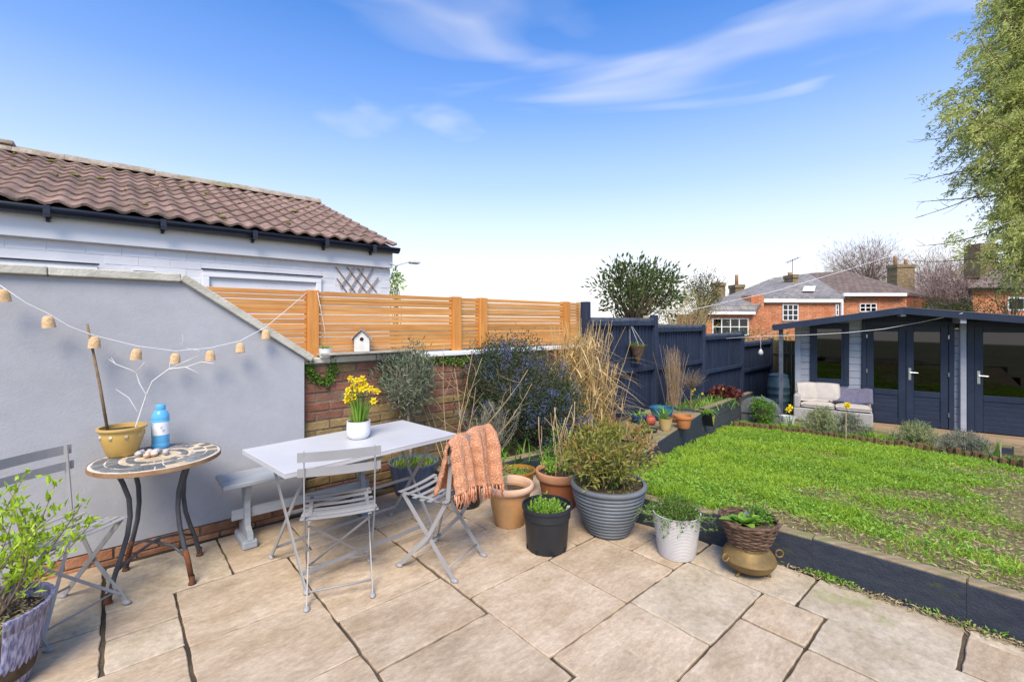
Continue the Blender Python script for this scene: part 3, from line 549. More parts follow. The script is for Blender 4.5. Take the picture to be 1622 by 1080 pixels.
# litter and seedlings in the gap between kerb and paving
n = 900; t = rng.random(n)**.8; p = np.array([wl(lerp(1.965, 2.04, q), lerp(2.75, 4.1, q)) for q in t])+np.stack([rng.normal(0, .016, n), rng.normal(0, .016, n), np.zeros(n)], -1)
tag(MB().leaves(p+[0, 0, .006]+np.stack([0*t, 0*t, rng.random(n)*.018], -1), np.stack([rng.normal(0, 1, n), rng.normal(0, 1, n), rng.normal(.1, .3, n)], -1), rng.uniform(.012, .045, n), rng.uniform(.004, .01, n)).build('kerb_litter', K['drygrass']), 'line of brown leaf litter along the foot of the timber kerb', 'leaf litter', kind='stuff')
n = 420; t = np.concatenate([rng.normal(.2, .05, n//2), rng.normal(.62, .1, n//4), rng.normal(.9, .03, n-n//2-n//4)]); p = np.array([wl(lerp(1.96, 2.035, q), lerp(2.75, 4.1, q)) for q in t])+np.stack([rng.normal(0, .012, n), rng.normal(0, .012, n), rng.uniform(.004, .04, n)], -1)
tag(MB().leaves(p, np.stack([rng.normal(0, 1, n), rng.normal(0, 1, n), rng.uniform(.2, 1, n)], -1), rng.uniform(.012, .028, n), rng.uniform(.007, .014, n)).build('kerb_weeds', K['weed']), 'small green seedlings growing at the foot of the kerb', 'weeds', kind='stuff')
# raised bed
rb = thing('raised_bed', 'sleeper edged raised bed along the brick wall and navy fence', 'planter', (0, 0, 0))
sleeper(rb, wl(1.02, .47), wl(2.46, .60), -.05, .2, .09, 1); sleeper(rb, wl(2.47, .62), wl(1.84, 1.47), -.05, .2, .09, 1); sleeper(rb, wl(1.02, -.04), wl(1.02, .46), -.05, .2, .08, 1)
zP = .235
sleeper(rb, P0, P1, -.3, zP-.03, .10, 1); sleeper(rb, P1, P2, -.45, zP, .10, 1)
bedp = [wl(1.1, -.05), wl(1.1, .42), wl(2.5, .56), wl(1.9, 1.42), P1, P2, wl(6.9, -.05), wl(3.5, -.02)]
MB().prism([tuple(p[:2]) for p in bedp], -.5, .165).build('soil', K['soil'], rb)
def alongP(t, off): d = unit(sub(P2, P1)); n = np.array((-d[1], d[0])); p = np.array(P1[:2])+d*t+n*off; return p
LP = np.linalg.norm(sub(P2, P1))
for k in range(5):
    p = alongP(.0, .105+k*.118); q = alongP(LP+.25-.08*k, .105+k*.118); d = unit(q-p)
    m = np.eye(4); m[:3, 0] = (*d, 0); m[:3, 1] = (-d[1], d[0], 0); m[:3, 3] = (*p, 0)
    MB().box(0, np.linalg.norm(q-p), .002, .112, .19, zP-.002-.003*(k % 2), .004, m).build('plank', K['rawwood'], rb)
# tall planter box further down
zt2, zt3 = CH-(650-HZ)/F*P2[1], CH-(621-HZ)/F*P3[1]
pbx = thing('planter_box', 'tall dark grey sleeper planter box full of spring plants against the navy fence', 'planter', (P2[0], P2[1], 0))
d23 = unit(sub(P3, P2)); n23 = np.array((-d23[1], d23[0])); L23 = np.linalg.norm(sub(P3, P2))
K['boxpaint'] = mat('planter_paint', (.035, .04, .05), (.06, .065, .075), rough=.85, scale=4, stretch=(.6, 5, 9), bump=.4, bscale=20, c3=(.10, .10, .07), c3s=2.5, c3r=(.55, .75))
for r in range(3):
    m = MB(); zb0, zb1 = lawn_z(P2[0], P2[1])-.1, lawn_z(P3[0], P3[1])-.1
    f0, f1 = r/3, (r+1)/3-.012
    A = [(0, lerp(zb0, zt2, f0)), (L23, lerp(zb1, zt3, f0)), (L23, lerp(zb1, zt3, f1)), (0, lerp(zb0, zt2, f1))]
    v = [(d23[0]*s_+n23[0]*o_, d23[1]*s_+n23[1]*o_, z) for o_ in (0, .09) for s_, z in A]
    m.add(v, [(0, 1, 2, 3), (7, 6, 5, 4), (0, 4, 5, 1), (1, 5, 6, 2), (2, 6, 7, 3), (3, 7, 4, 0)]); m.build('sleeper', K['boxpaint'], pbx)
    e = n23*.62
    m = MB(); v = [(d23[0]*s_+n23[0]*o_, d23[1]*s_+n23[1]*o_, z) for s_ in (-.002, .08) for o_, z in ((.092, lerp(zb0, zt2, f0)), (.7, lerp(zb0, zt2, f0)), (.7, lerp(zb0, zt2, f1)), (.092, lerp(zb0, zt2, f1)))]
    m.add(v, [(0, 1, 2, 3)[::-1], (7, 6, 5, 4)[::-1], (0, 4, 5, 1), (1, 5, 6, 2), (2, 6, 7, 3), (3, 7, 4, 0)]); m.build('end_sleeper', K['boxpaint'], pbx)
v = [(d23[0]*s_+n23[0]*o_, d23[1]*s_+n23[1]*o_, lerp(zt2, zt3, s_/L23)-.05) for s_, o_ in ((.05, .07), (L23, .07), (L23, .42), (.05, .72))]
MB().add(v, [(0, 1, 2, 3)]).build('soil', K['soil'], pbx)
v = [(d23[0]*s_+n23[0]*o_, d23[1]*s_+n23[1]*o_, lerp(zt2, zt3, s_/L23)-.012+dz) for dz in (0, .018) for s_, o_ in ((.0, -.004), (L23, -.004), (L23, .095), (.0, .095))]
MB().add(v, [(0, 3, 2, 1), (4, 5, 6, 7), (0, 1, 5, 4), (1, 2, 6, 5), (2, 3, 7, 6), (3, 0, 4, 7)]).build('top_edge', K['rawwood'], pbx)
# ================================================================ far border, deck, summerhouse
SA = math.atan2(-.58, .8146); SX, SY, SZB = (574/F)*8.5, 8.5, 0.0; SZB = CH-(668-HZ)/F*8.5
sdx, sdy = (.8146, -.58), (.58, .8146)
def SU(u, y=0.):
    k = (u-CX)/F; bx, by = SX+sdy[0]*y, SY+sdy[1]*y; return (k*by-bx)/(sdx[0]-k*sdx[1])
def SP(u, v, y=0.): s_ = SU(u, y); Y = SY+sdy[1]*y+sdx[1]*s_; return s_, CH-(v-HZ)/F*Y-SZB      # local (x, z)
K['deckwood'] = mat('deck_timber', (.24, .155, .085), (.36, .26, .16), rough=.9, scale=5, stretch=(.5, 6, 6), rnd=.1, bump=.2)
K['shedpaint'] = mat('shed_lilac', (.30, .315, .36), (.36, .375, .42), rough=.75, scale=3, stretch=(1, 4, 4), rnd=.05, bump=.1)
K['sheddark'] = mat('shed_navy', (.013, .022, .048), (.02, .031, .06), fine=.25, fscale=25, rough=.5, scale=3, rnd=.08)
K['felt'] = mat('roof_felt', (.10, .105, .115), (.16, .165, .17), rough=1, scale=20, bump=.3)
K['logbrown'] = mat('log_roll', (.09, .05, .022), (.17, .10, .05), rough=1, scale=8, stretch=(4, 4, .6), rnd=.2, bump=.5, bscale=40)
K['steel'] = mat('brushed_steel', (.6, .6, .6), (.7, .7, .7), rough=.3, metal=1)
sh = thing('summerhouse', 'navy and lilac log cabin summerhouse with low gabled roof and glazed doors', 'summerhouse', (SX, SY, SZB), SA)
xL, xR = SU(1262), 2.75; zE_ = 1.86
dk = thing('deck', 'weathered timber deck with sleeper front in front of the summerhouse', 'deck', (SX, SY, SZB), SA)
yD = -.78
for k in range(6): MB().box(xL-.5, 3.2, yD+.102+k*.13, yD+.226+k*.13, -.05, -.008, .003).build('deck_board', K['deckwood'], dk)
for (x0, x1) in ((xL-.5, .35), (.36, SU(1604, yD))): MB().box(x0, x1, yD, yD+.1, -.26, -.004, .006).build('sleeper', K['rawwood'], dk)
xe = SU(1604, yD); MB().box(xe+.004, xe+.10, yD-.02, yD+.09, -.3, -.03, .006).build('corner_post', K['rawwood'], dk); MB().box(xe-.16, xe-.0, yD-.03, yD-.001, -.17, -.06, .004).build('painted_offcut', K['kerbnavy'], dk)
MB().box(xL-.5, 3.2, yD+.11, -.02, -.35, -.052).build('deck_frame', K['deckwood'], dk)
# cabin logs
dl, dr, pl_, pr_ = SU(1365), SU(1511), SU(1511), SU(1531); wL, wR = SU(1283), SU(1345); wz0, wz1 = SP(1314, 609)[1], SP(1314, 517)[1]
lp = .132
def log(x0, x1, z): MB().box(x0, x1, 0, .045, z+.002, z+lp-.002, .007).build('log', K['shedpaint'], sh)
wz1 = math.ceil(wz1/lp)*lp
for r in range(13):
    z = r*lp
    if z < wz0-.05 or z > wz1: log(xL, dl, z)
    else: log(xL, wL+.01, z); log(wR-.01, dl, z)
    log(pl_, pr_, z); log(3.05, 3.6, z)
MB().box(xL-.03, xL+.07, -.06, -.002, 0, zE_, .008).build('corner_post', K['shedpaint'], sh); MB().box(SU(1520, -.05), SU(1530, -.05), -.10, -.002, 0, zE_+.1, .008).build('corner_post', K['shedpaint'], sh)
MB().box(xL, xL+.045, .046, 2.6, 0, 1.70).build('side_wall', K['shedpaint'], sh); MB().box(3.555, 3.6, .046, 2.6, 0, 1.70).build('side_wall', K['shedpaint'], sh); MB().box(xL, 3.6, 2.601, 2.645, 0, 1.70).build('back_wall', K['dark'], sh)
MB().box(xL+.05, 3.55, .05, 2.6, -.05, .0).build('floor', K['deckwood'], sh)
_xa, _za = SP(1430, 486, -.66); _xl, _zl = SP(1225, 514, -.66); zro = lambda x: min(_zl+(x-_xl)*(_za-_zl)/(_xa-_xl), _za-(x-_xa)*(_za-_zl)/(_xa-_xl)*.72)-.055
MB().prism([(dl+.001, 1.80), (3.6, 1.80), (3.6, zro(3.6)), (_xa, zro(_xa)), (dl+.001, zro(dl))], .0, .045, axis=1).build('lintel', K['sheddark'], sh); MB().prism([(xL, 13*lp), (dl, 13*lp), (dl, zro(dl)), (xL, zro(xL))], .0, .045, axis=1).build('gable_log', K['shedpaint'], sh)
# window
wf = MB(); t = .085
wf.box(wL, wR, -.03, .05, wz0, wz0+t, .004).box(wL, wR, -.03, .05, wz1-t, wz1, .004).box(wL, wL+t, -.028, .05, wz0+t, wz1-t, .004).box(wR-t, wR, -.028, .05, wz0+t, wz1-t, .004)
wf = wf.build('window', K['sheddark'], sh); MB().box(wL+t, wR-t, -.005, .003, wz0+t, wz1-t).build('pane', K['darkglass'], wf)
m = MB(); t2 = .035
m.box(wL+t, wR-t, -.02, .02, wz0+t, wz0+t+t2).box(wL+t, wR-t, -.02, .02, wz1-t-t2, wz1-t).box(wL+t, wL+t+t2, -.018, .02, wz0+t+t2, wz1-t-t2).box(wR-t-t2, wR-t, -.018, .02, wz0+t+t2, wz1-t-t2); m.build('sash', K['sheddark'], wf)
# doors
def door(x0, x1, hinge, handle, zt=1.80):
    d = MB(); st = .105
    d.box(x0, x0+st, -.025, .02, .01, zt, .004).box(x1-st, x1, -.025, .02, .01, zt, .004).box(x0+st, x1-st, -.023, .02, zt-.11, zt, .004).box(x0+st, x1-st, -.023, .02, .01, .12, .004).box(x0+st, x1-st, -.023, .02, .53, .63, .004)
    d = d.build('door', K['sheddark'], sh)
    for k in range(5): MB().box(x0+st, x1-st, -.012, .012, .121+k*.082, .121+k*.082+.08, .006).build('board', K['sheddark'], d)
    MB().box(x0+st, x1-st, -.004, .004, .631, zt-.111).build('pane', K['darkglass'], d)
    for z in (.25, .95, 1.6):
        xh = x0 if hinge < 0 else x1; MB().tube([(xh, -.035, z-.035), (xh, -.035, z+.035)], .011, 8).build('hinge', K['steel'], d)
    if handle is not None:
        s_ = 1 if handle > 0 else -1; xh = x1-.05 if handle > 0 else x0+.05
        MB().box(xh-.02, xh+.02, -.034, -.0255, .82, 1.04, .003).tube([(xh, -.03, .96), (xh, -.065, .96)], .009, 8).tube([(xh, -.065, .96), (xh+.11*(1 if handle < 0 else 1), -.065, .955)], .009, 8).build('handle', K['steel'], d)
fr = MB().box(dl, dl+.07, -.04, .05, 0, 1.88, .004).box(dr-.07, dr, -.04, .05, 0, 1.88, .004).box(dl+.07, dr-.07, -.04, .05, 1.80, 1.88, .004).build('door_frame', K['sheddark'], sh)
xm = (dl+dr)/2; door(dl+.072, xm-.002, -1, None); door(xm+.002, dr-.072, 1, -1)
xd = SU(1531); MB().box(xd, xd+.09, -.04, .05, 0, 1.88, .004).box(xd+.09, 3.05, -.04, .05, 1.80, 1.88, .004).box(2.97, 3.05, -.04, .05, 0, 1.8, .004).build('door_frame', K['sheddark'], sh)
door(xd+.092, xd+.092+.82, 1, -1); door(xd+.092+.825, 2.968, 1, None)
# roof
yF = -.66; xa, za = SP(1430, 486, yF); xl, zl = SP(1225, 514, yF); xr = 4.0; zr = za-(xr-xa)*(za-zl)/(xa-xl)*.72
for (x0, z0, x1, z1, nm) in ((xl, zl, xa, za, 'roof_slope'), (xa, za, xr, zr, 'roof_slope')):
    m = MB(); V = [(x0, yF, z0-.05), (x1, yF, z1-.05), (x1, 2.9, z1-.05), (x0, 2.9, z0-.05), (x0, yF, z0-.012), (x1, yF, z1-.012), (x1, 2.9, z1-.012), (x0, 2.9, z0-.012)]
    m.add(V, [(0, 3, 2, 1), (4, 5, 6, 7), (0, 1, 5, 4), (1, 2, 6, 5), (2, 3, 7, 6), (3, 0, 4, 7)]); m.build(nm, K['shedpaint'], sh)
    V = [(x, y, z+dz) for dz in (-.011, .0) for x, y, z in ((x0, yF-.03, z0), (x1, yF-.03, z1), (x1, 2.95, z1), (x0, 2.95, z0))]; MB().add(V, [(0, 3, 2, 1), (4, 5, 6, 7), (0, 1, 5, 4), (1, 2, 6, 5), (2, 3, 7, 6), (3, 0, 4, 7)]).build('roofing_felt', K['felt'], sh)
    MB().prism([(x0, z0-.12), (x1, z1-.12), (x1, z1-.012), (x0, z0-.012)], yF-.025, yF-.001, axis=1).build('fascia_board', K['sheddark'], sh)
MB().prism([(xl-.02, zl-.09), (xl-.001, zl-.09), (xl-.001, zl-.005), (xl-.02, zl-.005)], yF, 2.9, axis=1).build('fascia_board', K['sheddark'], sh)
for u in (1430, 1524): x = SU(u, yF+.1); MB().box(x-.035, x+.035, yF+.005, .0, (za if u == 1430 else za-.12)-.16, (za if u == 1430 else za-.12)-.055).build('rafter_end', K['shedpaint'], sh)
xp = SU(1237, yF+.12); MB().box(xp-.035, xp+.035, yF+.09, yF+.16, -.35, zl+.01, .005).build('veranda_post', K['navytop'], sh)
MB().box(SU(1487, 1.2), SU(1487, 1.2)+.10, 1.2, 1.23, .55, 1.3).build('white_strip', K['white'], sh)  # plain white upright strip inside, behind the glazed doors
MB().box(.1, .8, 1.5, 2.0, .0, .62, .01).box(1.9, 2.7, 1.3, 2.0, .6, .68, .01).build('cabinet', K['shedpaint'], sh)
# border soil and log edging
bs = [GL(1165, 676), GL(1316, 695), GL(1480, 717), GL(1605, 739), GL(1640, 746)]
V = []; 
for p in bs: V.append((p[0], p[1], lawn_z(p[0], p[1])+.02))
far = []
for s_ in (xL-.9, xL, .5, SU(1604, yD), 3.2): far.append((SX+sdx[0]*s_+sdy[0]*(yD+.03), SY+sdx[1]*s_+sdy[1]*(yD+.03), SZB-.16))
tag(MB().add(V+far, [(i, i+1, 6+i, 5+i) for i in range(4)]).build('border_soil', K['soil']), kind='structure')
V = [(*np.array(GL(1165, 676)[:2]), SZB-.2), (far[0][0], far[0][1], SZB-.2), (far[0][0]+3*sdy[0], far[0][1]+3*sdy[1], SZB-.3), (P3[0]-1.5, P3[1]+3.5, SZB-.2), (P3[0]-.3, P3[1]+.2, SZB-.2)]
tag(MB().add(V, [tuple(range(5))]).build('side_path', K['soil']), kind='structure')
le = thing('log_edging', 'low brown log roll edging between lawn and lavender border', 'edging', (bs[0][0], bs[0][1], 0))
lm = MB().lathe([(.04, -.12), (.041, .0), (.036, .07), (.02, .078)], 8, cap1=True).mesh('log'); lm.materials.append(K['logbrown'])
for i in range(4):
    p, q = np.array(bs[i][:2]), np.array(bs[i+1][:2]); n = int(np.linalg.norm(q-p)/.078)
    for k in range(n):
        c = p+(q-p)*k/n; link('log', lm, le, (c[0]-bs[0][0]+random.uniform(-.008, .008), c[1]-bs[0][1], lawn_z(*c)+.03+random.uniform(-.02, .012)), random.random()*6)
# ================================================================ furniture
K['fgrey'] = mat('grey_powder_coat', (.29, .285, .285), (.34, .335, .335), rough=.45, scale=3, c3=(.36, .33, .30), c3s=6, c3r=(.62, .8))
K['ftable'] = mat('table_top_paint', (.52, .52, .53), (.57, .57, .58), rough=.4, scale=3)
K['iron'] = mat('wrought_iron', (.035, .04, .05), (.07, .075, .085), rough=.5, scale=8, bump=.2)
K['rust'] = mat('rusty_iron', (.20, .065, .02), (.10, .045, .03), rough=.9, scale=30, bump=.4)
K['benchpaint'] = mat('worn_bench_paint', (.27, .295, .33), (.36, .385, .42), rough=.8, scale=4, stretch=(.7, 5, 5), bump=.2, c3=(.38, .27, .16), c3s=4, c3r=(.6, .68))
def curve_slat(mb, y, z, w, h, t, bow, n=8, axis='z'):    # slat along x, bowed towards -y (back) or down (seat)
    xs = np.linspace(-w/2, w/2, n+1); V = []
    for x in xs:
        q = 1-(2*x/w)**2
        yy, zz = (y-bow*q, z) if axis == 'z' else (y, z-bow*q)
        if axis == 'z': V += [(x, yy-t/2, zz-h/2), (x, yy+t/2, zz-h/2), (x, yy+t/2, zz+h/2), (x, yy-t/2, zz+h/2)]
        else: V += [(x, yy-h/2, zz-t/2), (x, yy+h/2, zz-t/2), (x, yy+h/2, zz+t/2), (x, yy-h/2, zz+t/2)]
    Fc = [(0, 3, 2, 1), tuple(4*n+k for k in range(4))]
    for i in range(n):
        for k in range(4): Fc.append((4*i+k, 4*i+(k+1) % 4, 4*i+4+(k+1) % 4, 4*i+4+k))
    mb.add(V, [f[::-1] for f in Fc]); return mb
def bistro_chair(label, loc, face, group):
    t = thing('bistro_chair', label, 'chair', (*loc, 0), R(face-90), group); g = K['fgrey']
    for i in range(7):
        s_ = MB(); curve_slat(s_, -.155+i*.0575, .455+.010*math.cos(i/6*math.pi*2)-.004, .40-.006*i, .03, .004, .008, axis='y'); s_.build('seat_slat', g, t)
    for z, h in ((.80, .05), (.715, .045)):
        s_ = MB(); curve_slat(s_, -.185-.02*(z-.7)/.1, z, .42, h, .004, .018); s_.build('back_slat', g, t)
    for sx in (-1, 1):
        x = sx*.178
        MB().bar((x, -.2, .825), (x, -.165, .47), .006, .028, (0, 1, 0)).bar((x, -.165, .472), (x, -.02, .225), .006, .025, (0, 1, .4)).bar((x, -.02, .227), (x, .195, .012), .006, .025, (0, 1, 1)).build('back_leg', g, t)
        x = sx*.165
        MB().bar((x, .18, .452), (x, -.195, .012), .006, .025, (0, 1, -1)).build('front_leg', g, t)
        MB().bar((x*.93, .20, .449), (x*.93, -.17, .447), .02, .005).build('seat_rail', g, t)
        for y in (.2, -.2): MB().lathe([(.012, 0), (.017, .004), (.016, .012), (.008, .02)], 10, (sx*(.178 if y > 0 else .165), y, 0), cap1=True, sy=1.6).build('foot', g, t, smooth=True)
    MB().tube([(-.178, .145, .065), (.178, .145, .065)], .0055, 6).build('rung', g, t, smooth=True); MB().tube([(-.165, -.15, .065), (.165, -.15, .065)], .0055, 6).build('rung', g, t, smooth=True)
    MB().bar((-.16, -.12, .405), (.172, .165, .05), .016, .004, (0, 1, 1)).build('brace', g, t); MB().bar((.16, -.115, .405), (-.172, .17, .05), .016, .004, (0, 1, 1)).build('brace', g, t)
    return t
GC = 'folding grey metal bistro chairs on the patio'
bistro_chair('grey folding bistro chair pulled up square to the long side of the table', (-.9925, 2.62), 111.6, GC)
ch2 = bistro_chair('grey folding bistro chair with the orange knitted throw over its back', (-.4375, 2.87), 153, GC)
bistro_chair('grey folding bistro chair between the wall and the cracked purple pot', (-2.29, 2.29), -10, GC)
# folding table
c_ = wl(.085, .815); tb = thing('folding_table', 'long pale grey folding metal garden table with white daffodil pot on it', 'table', (c_[0], c_[1], 0), R(47.4))
m = MB().box(-.585, .585, -.335, .335, .702, .71, .002).box(-.585, .585, -.335, -.333, .682, .7015).box(-.585, .585, .333, .335, .682, .7015).box(-.585, -.583, -.3325, .3325, .682, .7015).box(.583, .585, -.3325, .3325, .682, .7015); m.build('tabletop', K['ftable'], tb)
for sx in (-1, 1):
    x = sx*.45
    MB().bar((x, .28, .70), (x, -.27, .012), .008, .022, (0, 1, 1)).build('leg', K['fgrey'], tb); MB().bar((x-.012*sx, -.28, .70), (x-.012*sx, .27, .012), .008, .022, (0, -1, 1)).build('leg', K['fgrey'], tb)
    for y in (-.275, .275): MB().lathe([(.012, 0), (.017, .004), (.016, .012), (.008, .02)], 10, (x-(.012*sx if y > 0 else 0), y, 0), cap1=True, sy=1.6).build('foot', K['fgrey'], tb, smooth=True)
MB().bar((-.45, -.215, .085), (.45, -.215, .085), .006, .024, (0, 0, 1)).build('stretcher', K['fgrey'], tb); MB().bar((-.438, .215, .085), (.438, .215, .085), .006, .018, (0, 0, 1)).build('stretcher', K['fgrey'], tb)
MB().bar((-.45, .0, .36), (.45, .0, .36), .006, .02, (0, 0, 1)).build('stretcher', K['fgrey'], tb)
# bench
bn = wthing('trestle_bench', 'low worn blue grey painted wooden bench against the rendered wall', 'bench', 0, 0)
MB().box(-.61, .47, -.40, -.10, .425, .455, .006).build('seat', K['benchpaint'], bn)
for a in (-.47, .34):
    pr = [(-.12, .06), (-.38, .06), (-.37, .10), (-.30, .13), (-.285, .28), (-.33, .40), (-.35, .424), (-.15, .424), (-.17, .40), (-.215, .28), (-.20, .13), (-.13, .10)]
    l = MB().prism(pr, a, a+.035, axis=0).build('leg', K['benchpaint'], bn)
    MB().box(a-.03, a+.065, -.385, -.115, 0, .0595, .012).build('foot', K['benchpaint'], l)
MB().box(-.54, .42, -.262, -.238, .17, .24, .004).build('stretcher', K['benchpaint'], bn)
# mosaic table
K['mslate'] = mat('mosaic_slate', (.12, .125, .13), (.22, .22, .21), rough=.6, scale=12, rnd=.3); K['mcream'] = mat('mosaic_cream', (.52, .40, .25), (.66, .54, .38), rough=.6, scale=8, rnd=.12)
K['grout'] = mat('grout', (.55, .51, .44), (.66, .62, .55), rough=.9, scale=20, bump=.2); K['mrim'] = mat('mosaic_rim', (.25, .12, .05), (.38, .24, .13), rough=.8, scale=9)
mt = thing('mosaic_table', 'round mosaic topped bistro table with black curved iron legs', 'table', (-2.09, 2.685, 0), R(29)); zt = .712
MB().lathe([(.29, zt-.03), (.308, zt-.028), (.31, zt-.02), (.31, zt-.004), (.306, zt-.0015), (.30, zt-.001)], 48, cap0=True, cap1=True).build('tabletop', K['grout'], mt, auto=50)
MB().lathe([(.3105, zt-.026), (.314, zt-.024), (.314, zt-.003), (.3105, zt-.001)], 48, cap0=False).build('rim_band', K['mrim'], mt, auto=50)
def tileseg(r0, r1, a0, a1, mt_, z0=.0015, sag=.0):
    n = 4; V = []
    for zz in (zt-.002, zt+z0):
        for r, rev in ((r0, 0), (r1, 1)):
            A = np.linspace(a0, a1, n+1); A = A[::-1] if rev else A
            V += [(r*math.cos(t), r*math.sin(t), zz) for t in A]
    k = 2*(n+1); MB().add(V, [tuple(range(k, 2*k))[::-1]]+[(i, k+i, k+(i+1) % k, (i+1) % k) for i in range(k)]).build('tile', mt_, mt)
for (r0, r1, cnt, mm, gp) in ((.0, .105, 7, 'mcream', .004), (.112, .150, 20, 'mslate', .006), (.156, .176, 30, 'mcream', .005), (.182, .236, 24, 'mslate', .006), (.243, .296, 34, 'mslate', .006)):
    for k in range(cnt):
        j = random.uniform(-.06, .06)*6.28/cnt; a0 = k*2*math.pi/cnt+j; g_ = gp/max(r1, .05); tileseg(r0 if r0 else .006, r1-random.uniform(0, .006), a0+g_/2, (k+1)*2*math.pi/cnt+j*.3-g_/2, K[mm if random.random() < .88 else ('mslate' if mm == 'mcream' and r0 else 'mcream')], random.uniform(.0008, .003))
for k, (sx, sy) in enumerate(((-1, -1), (1, -1), (1, 1), (-1, 1))):
    q = lambda r, z: (sx*r, sy*r, z)
    pts = [q(.155, .683), q(.135, .62), q(.112, .52), q(.108, .42), q(.118, .32), q(.140, .22), q(.165, .12), q(.178, .05), q(.185, .0)]
    l = MB().tube(pts, .0125, 8).build('leg', K['iron'], mt, smooth=True)
    MB().lathe([(.02, 0), (.02, .006), (.014, .02), (.0128, .05)], 10, (sx*.185, sy*.185, 0)).build('foot', K['rust'], l, smooth=True)
    if k in (1, 3): MB().tube([(sx*.148, sy*.148, .19), (sx*.163, sy*.163, .13), (sx*.180, sy*.180, .04)], .0138, 8).build('rust_patch', K['rust'], l, smooth=True)
for sy in (-1, 1):
    MB().tube([(-.155, -sy*.155, .15), (-.08, -sy*.08, .20), (0, 0, .215+.012*sy), (.08, sy*.08, .20), (.155, sy*.155, .15)], .008, 6).build('cross_brace', K['iron'], mt, smooth=True)
    MB().bar((-.15, -sy*.15, .668+.008*sy), (.15, sy*.15, .668+.008*sy), .02, .006).build('top_brace', K['iron'], mt)
MB().box(-.16, .16, -.016, .016, .677, .6815).box(-.016, .016, -.16, .16, .6718, .6765).build('top_frame', K['iron'], mt)
# things on the mosaic table
K['yglaze'] = mat('yellow_glaze', (.50, .30, .07), (.58, .38, .12), rough=.35, scale=4, c3=(.42, .23, .05), c3s=3)
K['cane'] = mat('cane', (.16, .10, .055), (.26, .175, .10), rough=.8, scale=20); K['twigwhite'] = mat('white_twig', (.62, .60, .56), (.74, .72, .68), rough=.8)
zt2_ = zt+.002
def pot(parent, prof, soil_z, matn, th=.012, n=40, soil='soil', name='pot', auto=60, wob=None, inner=True):
    pr = list(prof); r, z = pr[-1]
    if inner: pr += [(r-th, z), (r-th*1.05, soil_z-.01)]
    o = MB().lathe(pr, n, wob=wob).build(name, matn, parent, auto=auto)
    if soil:
        rs = np.interp(soil_z, [p[1] for p in prof], [p[0] for p in prof])-th*.9
        nn = 26; V = [(0, 0, soil_z+.008)]; 
        for j in (1, 2, 3):
            for i in range(nn): a = i/nn*6.283; V.append((rs*j/3*math.cos(a), rs*j/3*math.sin(a), soil_z+random.uniform(-.006, .008)*(j < 3)))
        Fc = [(0, 1+i, 1+(i+1) % nn) for i in range(nn)]+[(1+j*nn+i, 1+(j+1)*nn+i, 1+(j+1)*nn+(i+1) % nn, 1+j*nn+(i+1) % nn) for j in (0, 1) for i in range(nn)]
        MB().add(V, Fc).build('soil', K[soil], parent, smooth=True)
    return o
yp = thing('glazed_pot', 'yellow glazed pot with a bare cane on the mosaic table', 'pot', (-2.315, 2.70, zt2_))
yb = pot(yp, [(.062, 0), (.072, .01), (.085, .05), (.1, .10), (.104, .135), (.103, .15), (.116, .155), (.12, .163), (.118, .172)], .15, K['yglaze'])
for k in range(9):
    a = k/9*6.283; s_ = MB()
    for j in range(3): s_.tube([(.1035*math.cos(a+j*.045-.05), .1035*math.sin(a+j*.045-.05), .112), (.1045*math.cos(a+j*.045-.01), .1045*math.sin(a+j*.045-.01), .135)], .0035, 5)
    s_.build('relief', K['mcream'], yb, smooth=True)
def PY(u, v, Y): return np.array(((u-CX)/F*Y, Y, CH-(v-HZ)/F*Y))
def loc(parent, p): m_ = Matrix.LocRotScale(parent.location, parent.rotation_euler, None).inverted(); return tuple(m_@Vector(p))
MB().tube([loc(yp, PY(u, v, y)) for u, v, y in ((171, 685, 2.70), (158, 610, 2.70), (148, 560, 2.71), (138, 513, 2.72))], [.008, .008, .007, .006], 7).build('cane', K['cane'], yp, smooth=True)
br_ = MB(); zz3 = lambda x, y: (x/3.6, 480+y/3.6)
for pth, r0 in (([(790, 720), (790, 665), (835, 525), (870, 445), (965, 375), (1060, 365), (1150, 335), (1220, 345)], .0065), ([(965, 375), (1075, 325), (1140, 295), (1135, 270), (1060, 258)], .0035), ([(835, 525), (795, 455), (775, 395), (745, 380), (665, 350), (620, 320)], .004), ([(775, 395), (825, 335)], .003), ([(785, 620), (735, 540), (660, 490)], .003), ([(1060, 365), (1145, 405)], .003), ([(660, 350), (635, 312)], .0025), ([(1020, 270), (1045, 210), (1040, 180)], .002), ([(965, 375), (968, 340)], .002)):
    n = len(pth); br_.tube([loc(yp, PY(*zz3(x, y), 2.72+.02*math.sin(i*1.3)) if r0 < .006 or i > 1 else (-2.25, 2.72, zt+.15+.02*i)) for i, (x, y) in enumerate(pth)], np.linspace(r0*.8, r0*.36, n), 6)
br_.build('branch', K['twigwhite'], yp, smooth=True)
K['bottle'] = mat('blue_plastic', (.10, .40, .68), (.13, .45, .74), rough=.3, spec=.5); K['label'] = mat('bottle_label', (.80, .80, .82), (.45, .48, .55), rough=.5, scale=28, lo=.56, hi=.6)
bt = thing('plastic_bottle', 'bright blue plastic bottle with white label on the mosaic table', 'bottle', (-2.215, 2.865, zt2_), R(40))
MB().lathe([(.042, 0), (.047, .006), (.047, .03), (.0455, .034), (.047, .038), (.0455, .06), (.047, .07), (.047, .175), (.0455, .18), (.047, .186), (.0455, .195), (.044, .21), (.032, .232), (.026, .238)], 28, cap1=True).build('bottle_body', K['bottle'], bt, auto=50)
MB().lathe([(.0255, .236), (.0265, .24), (.0265, .268), (.023, .272)], 20, cap1=True).build('cap', K['bottle'], bt, auto=50)
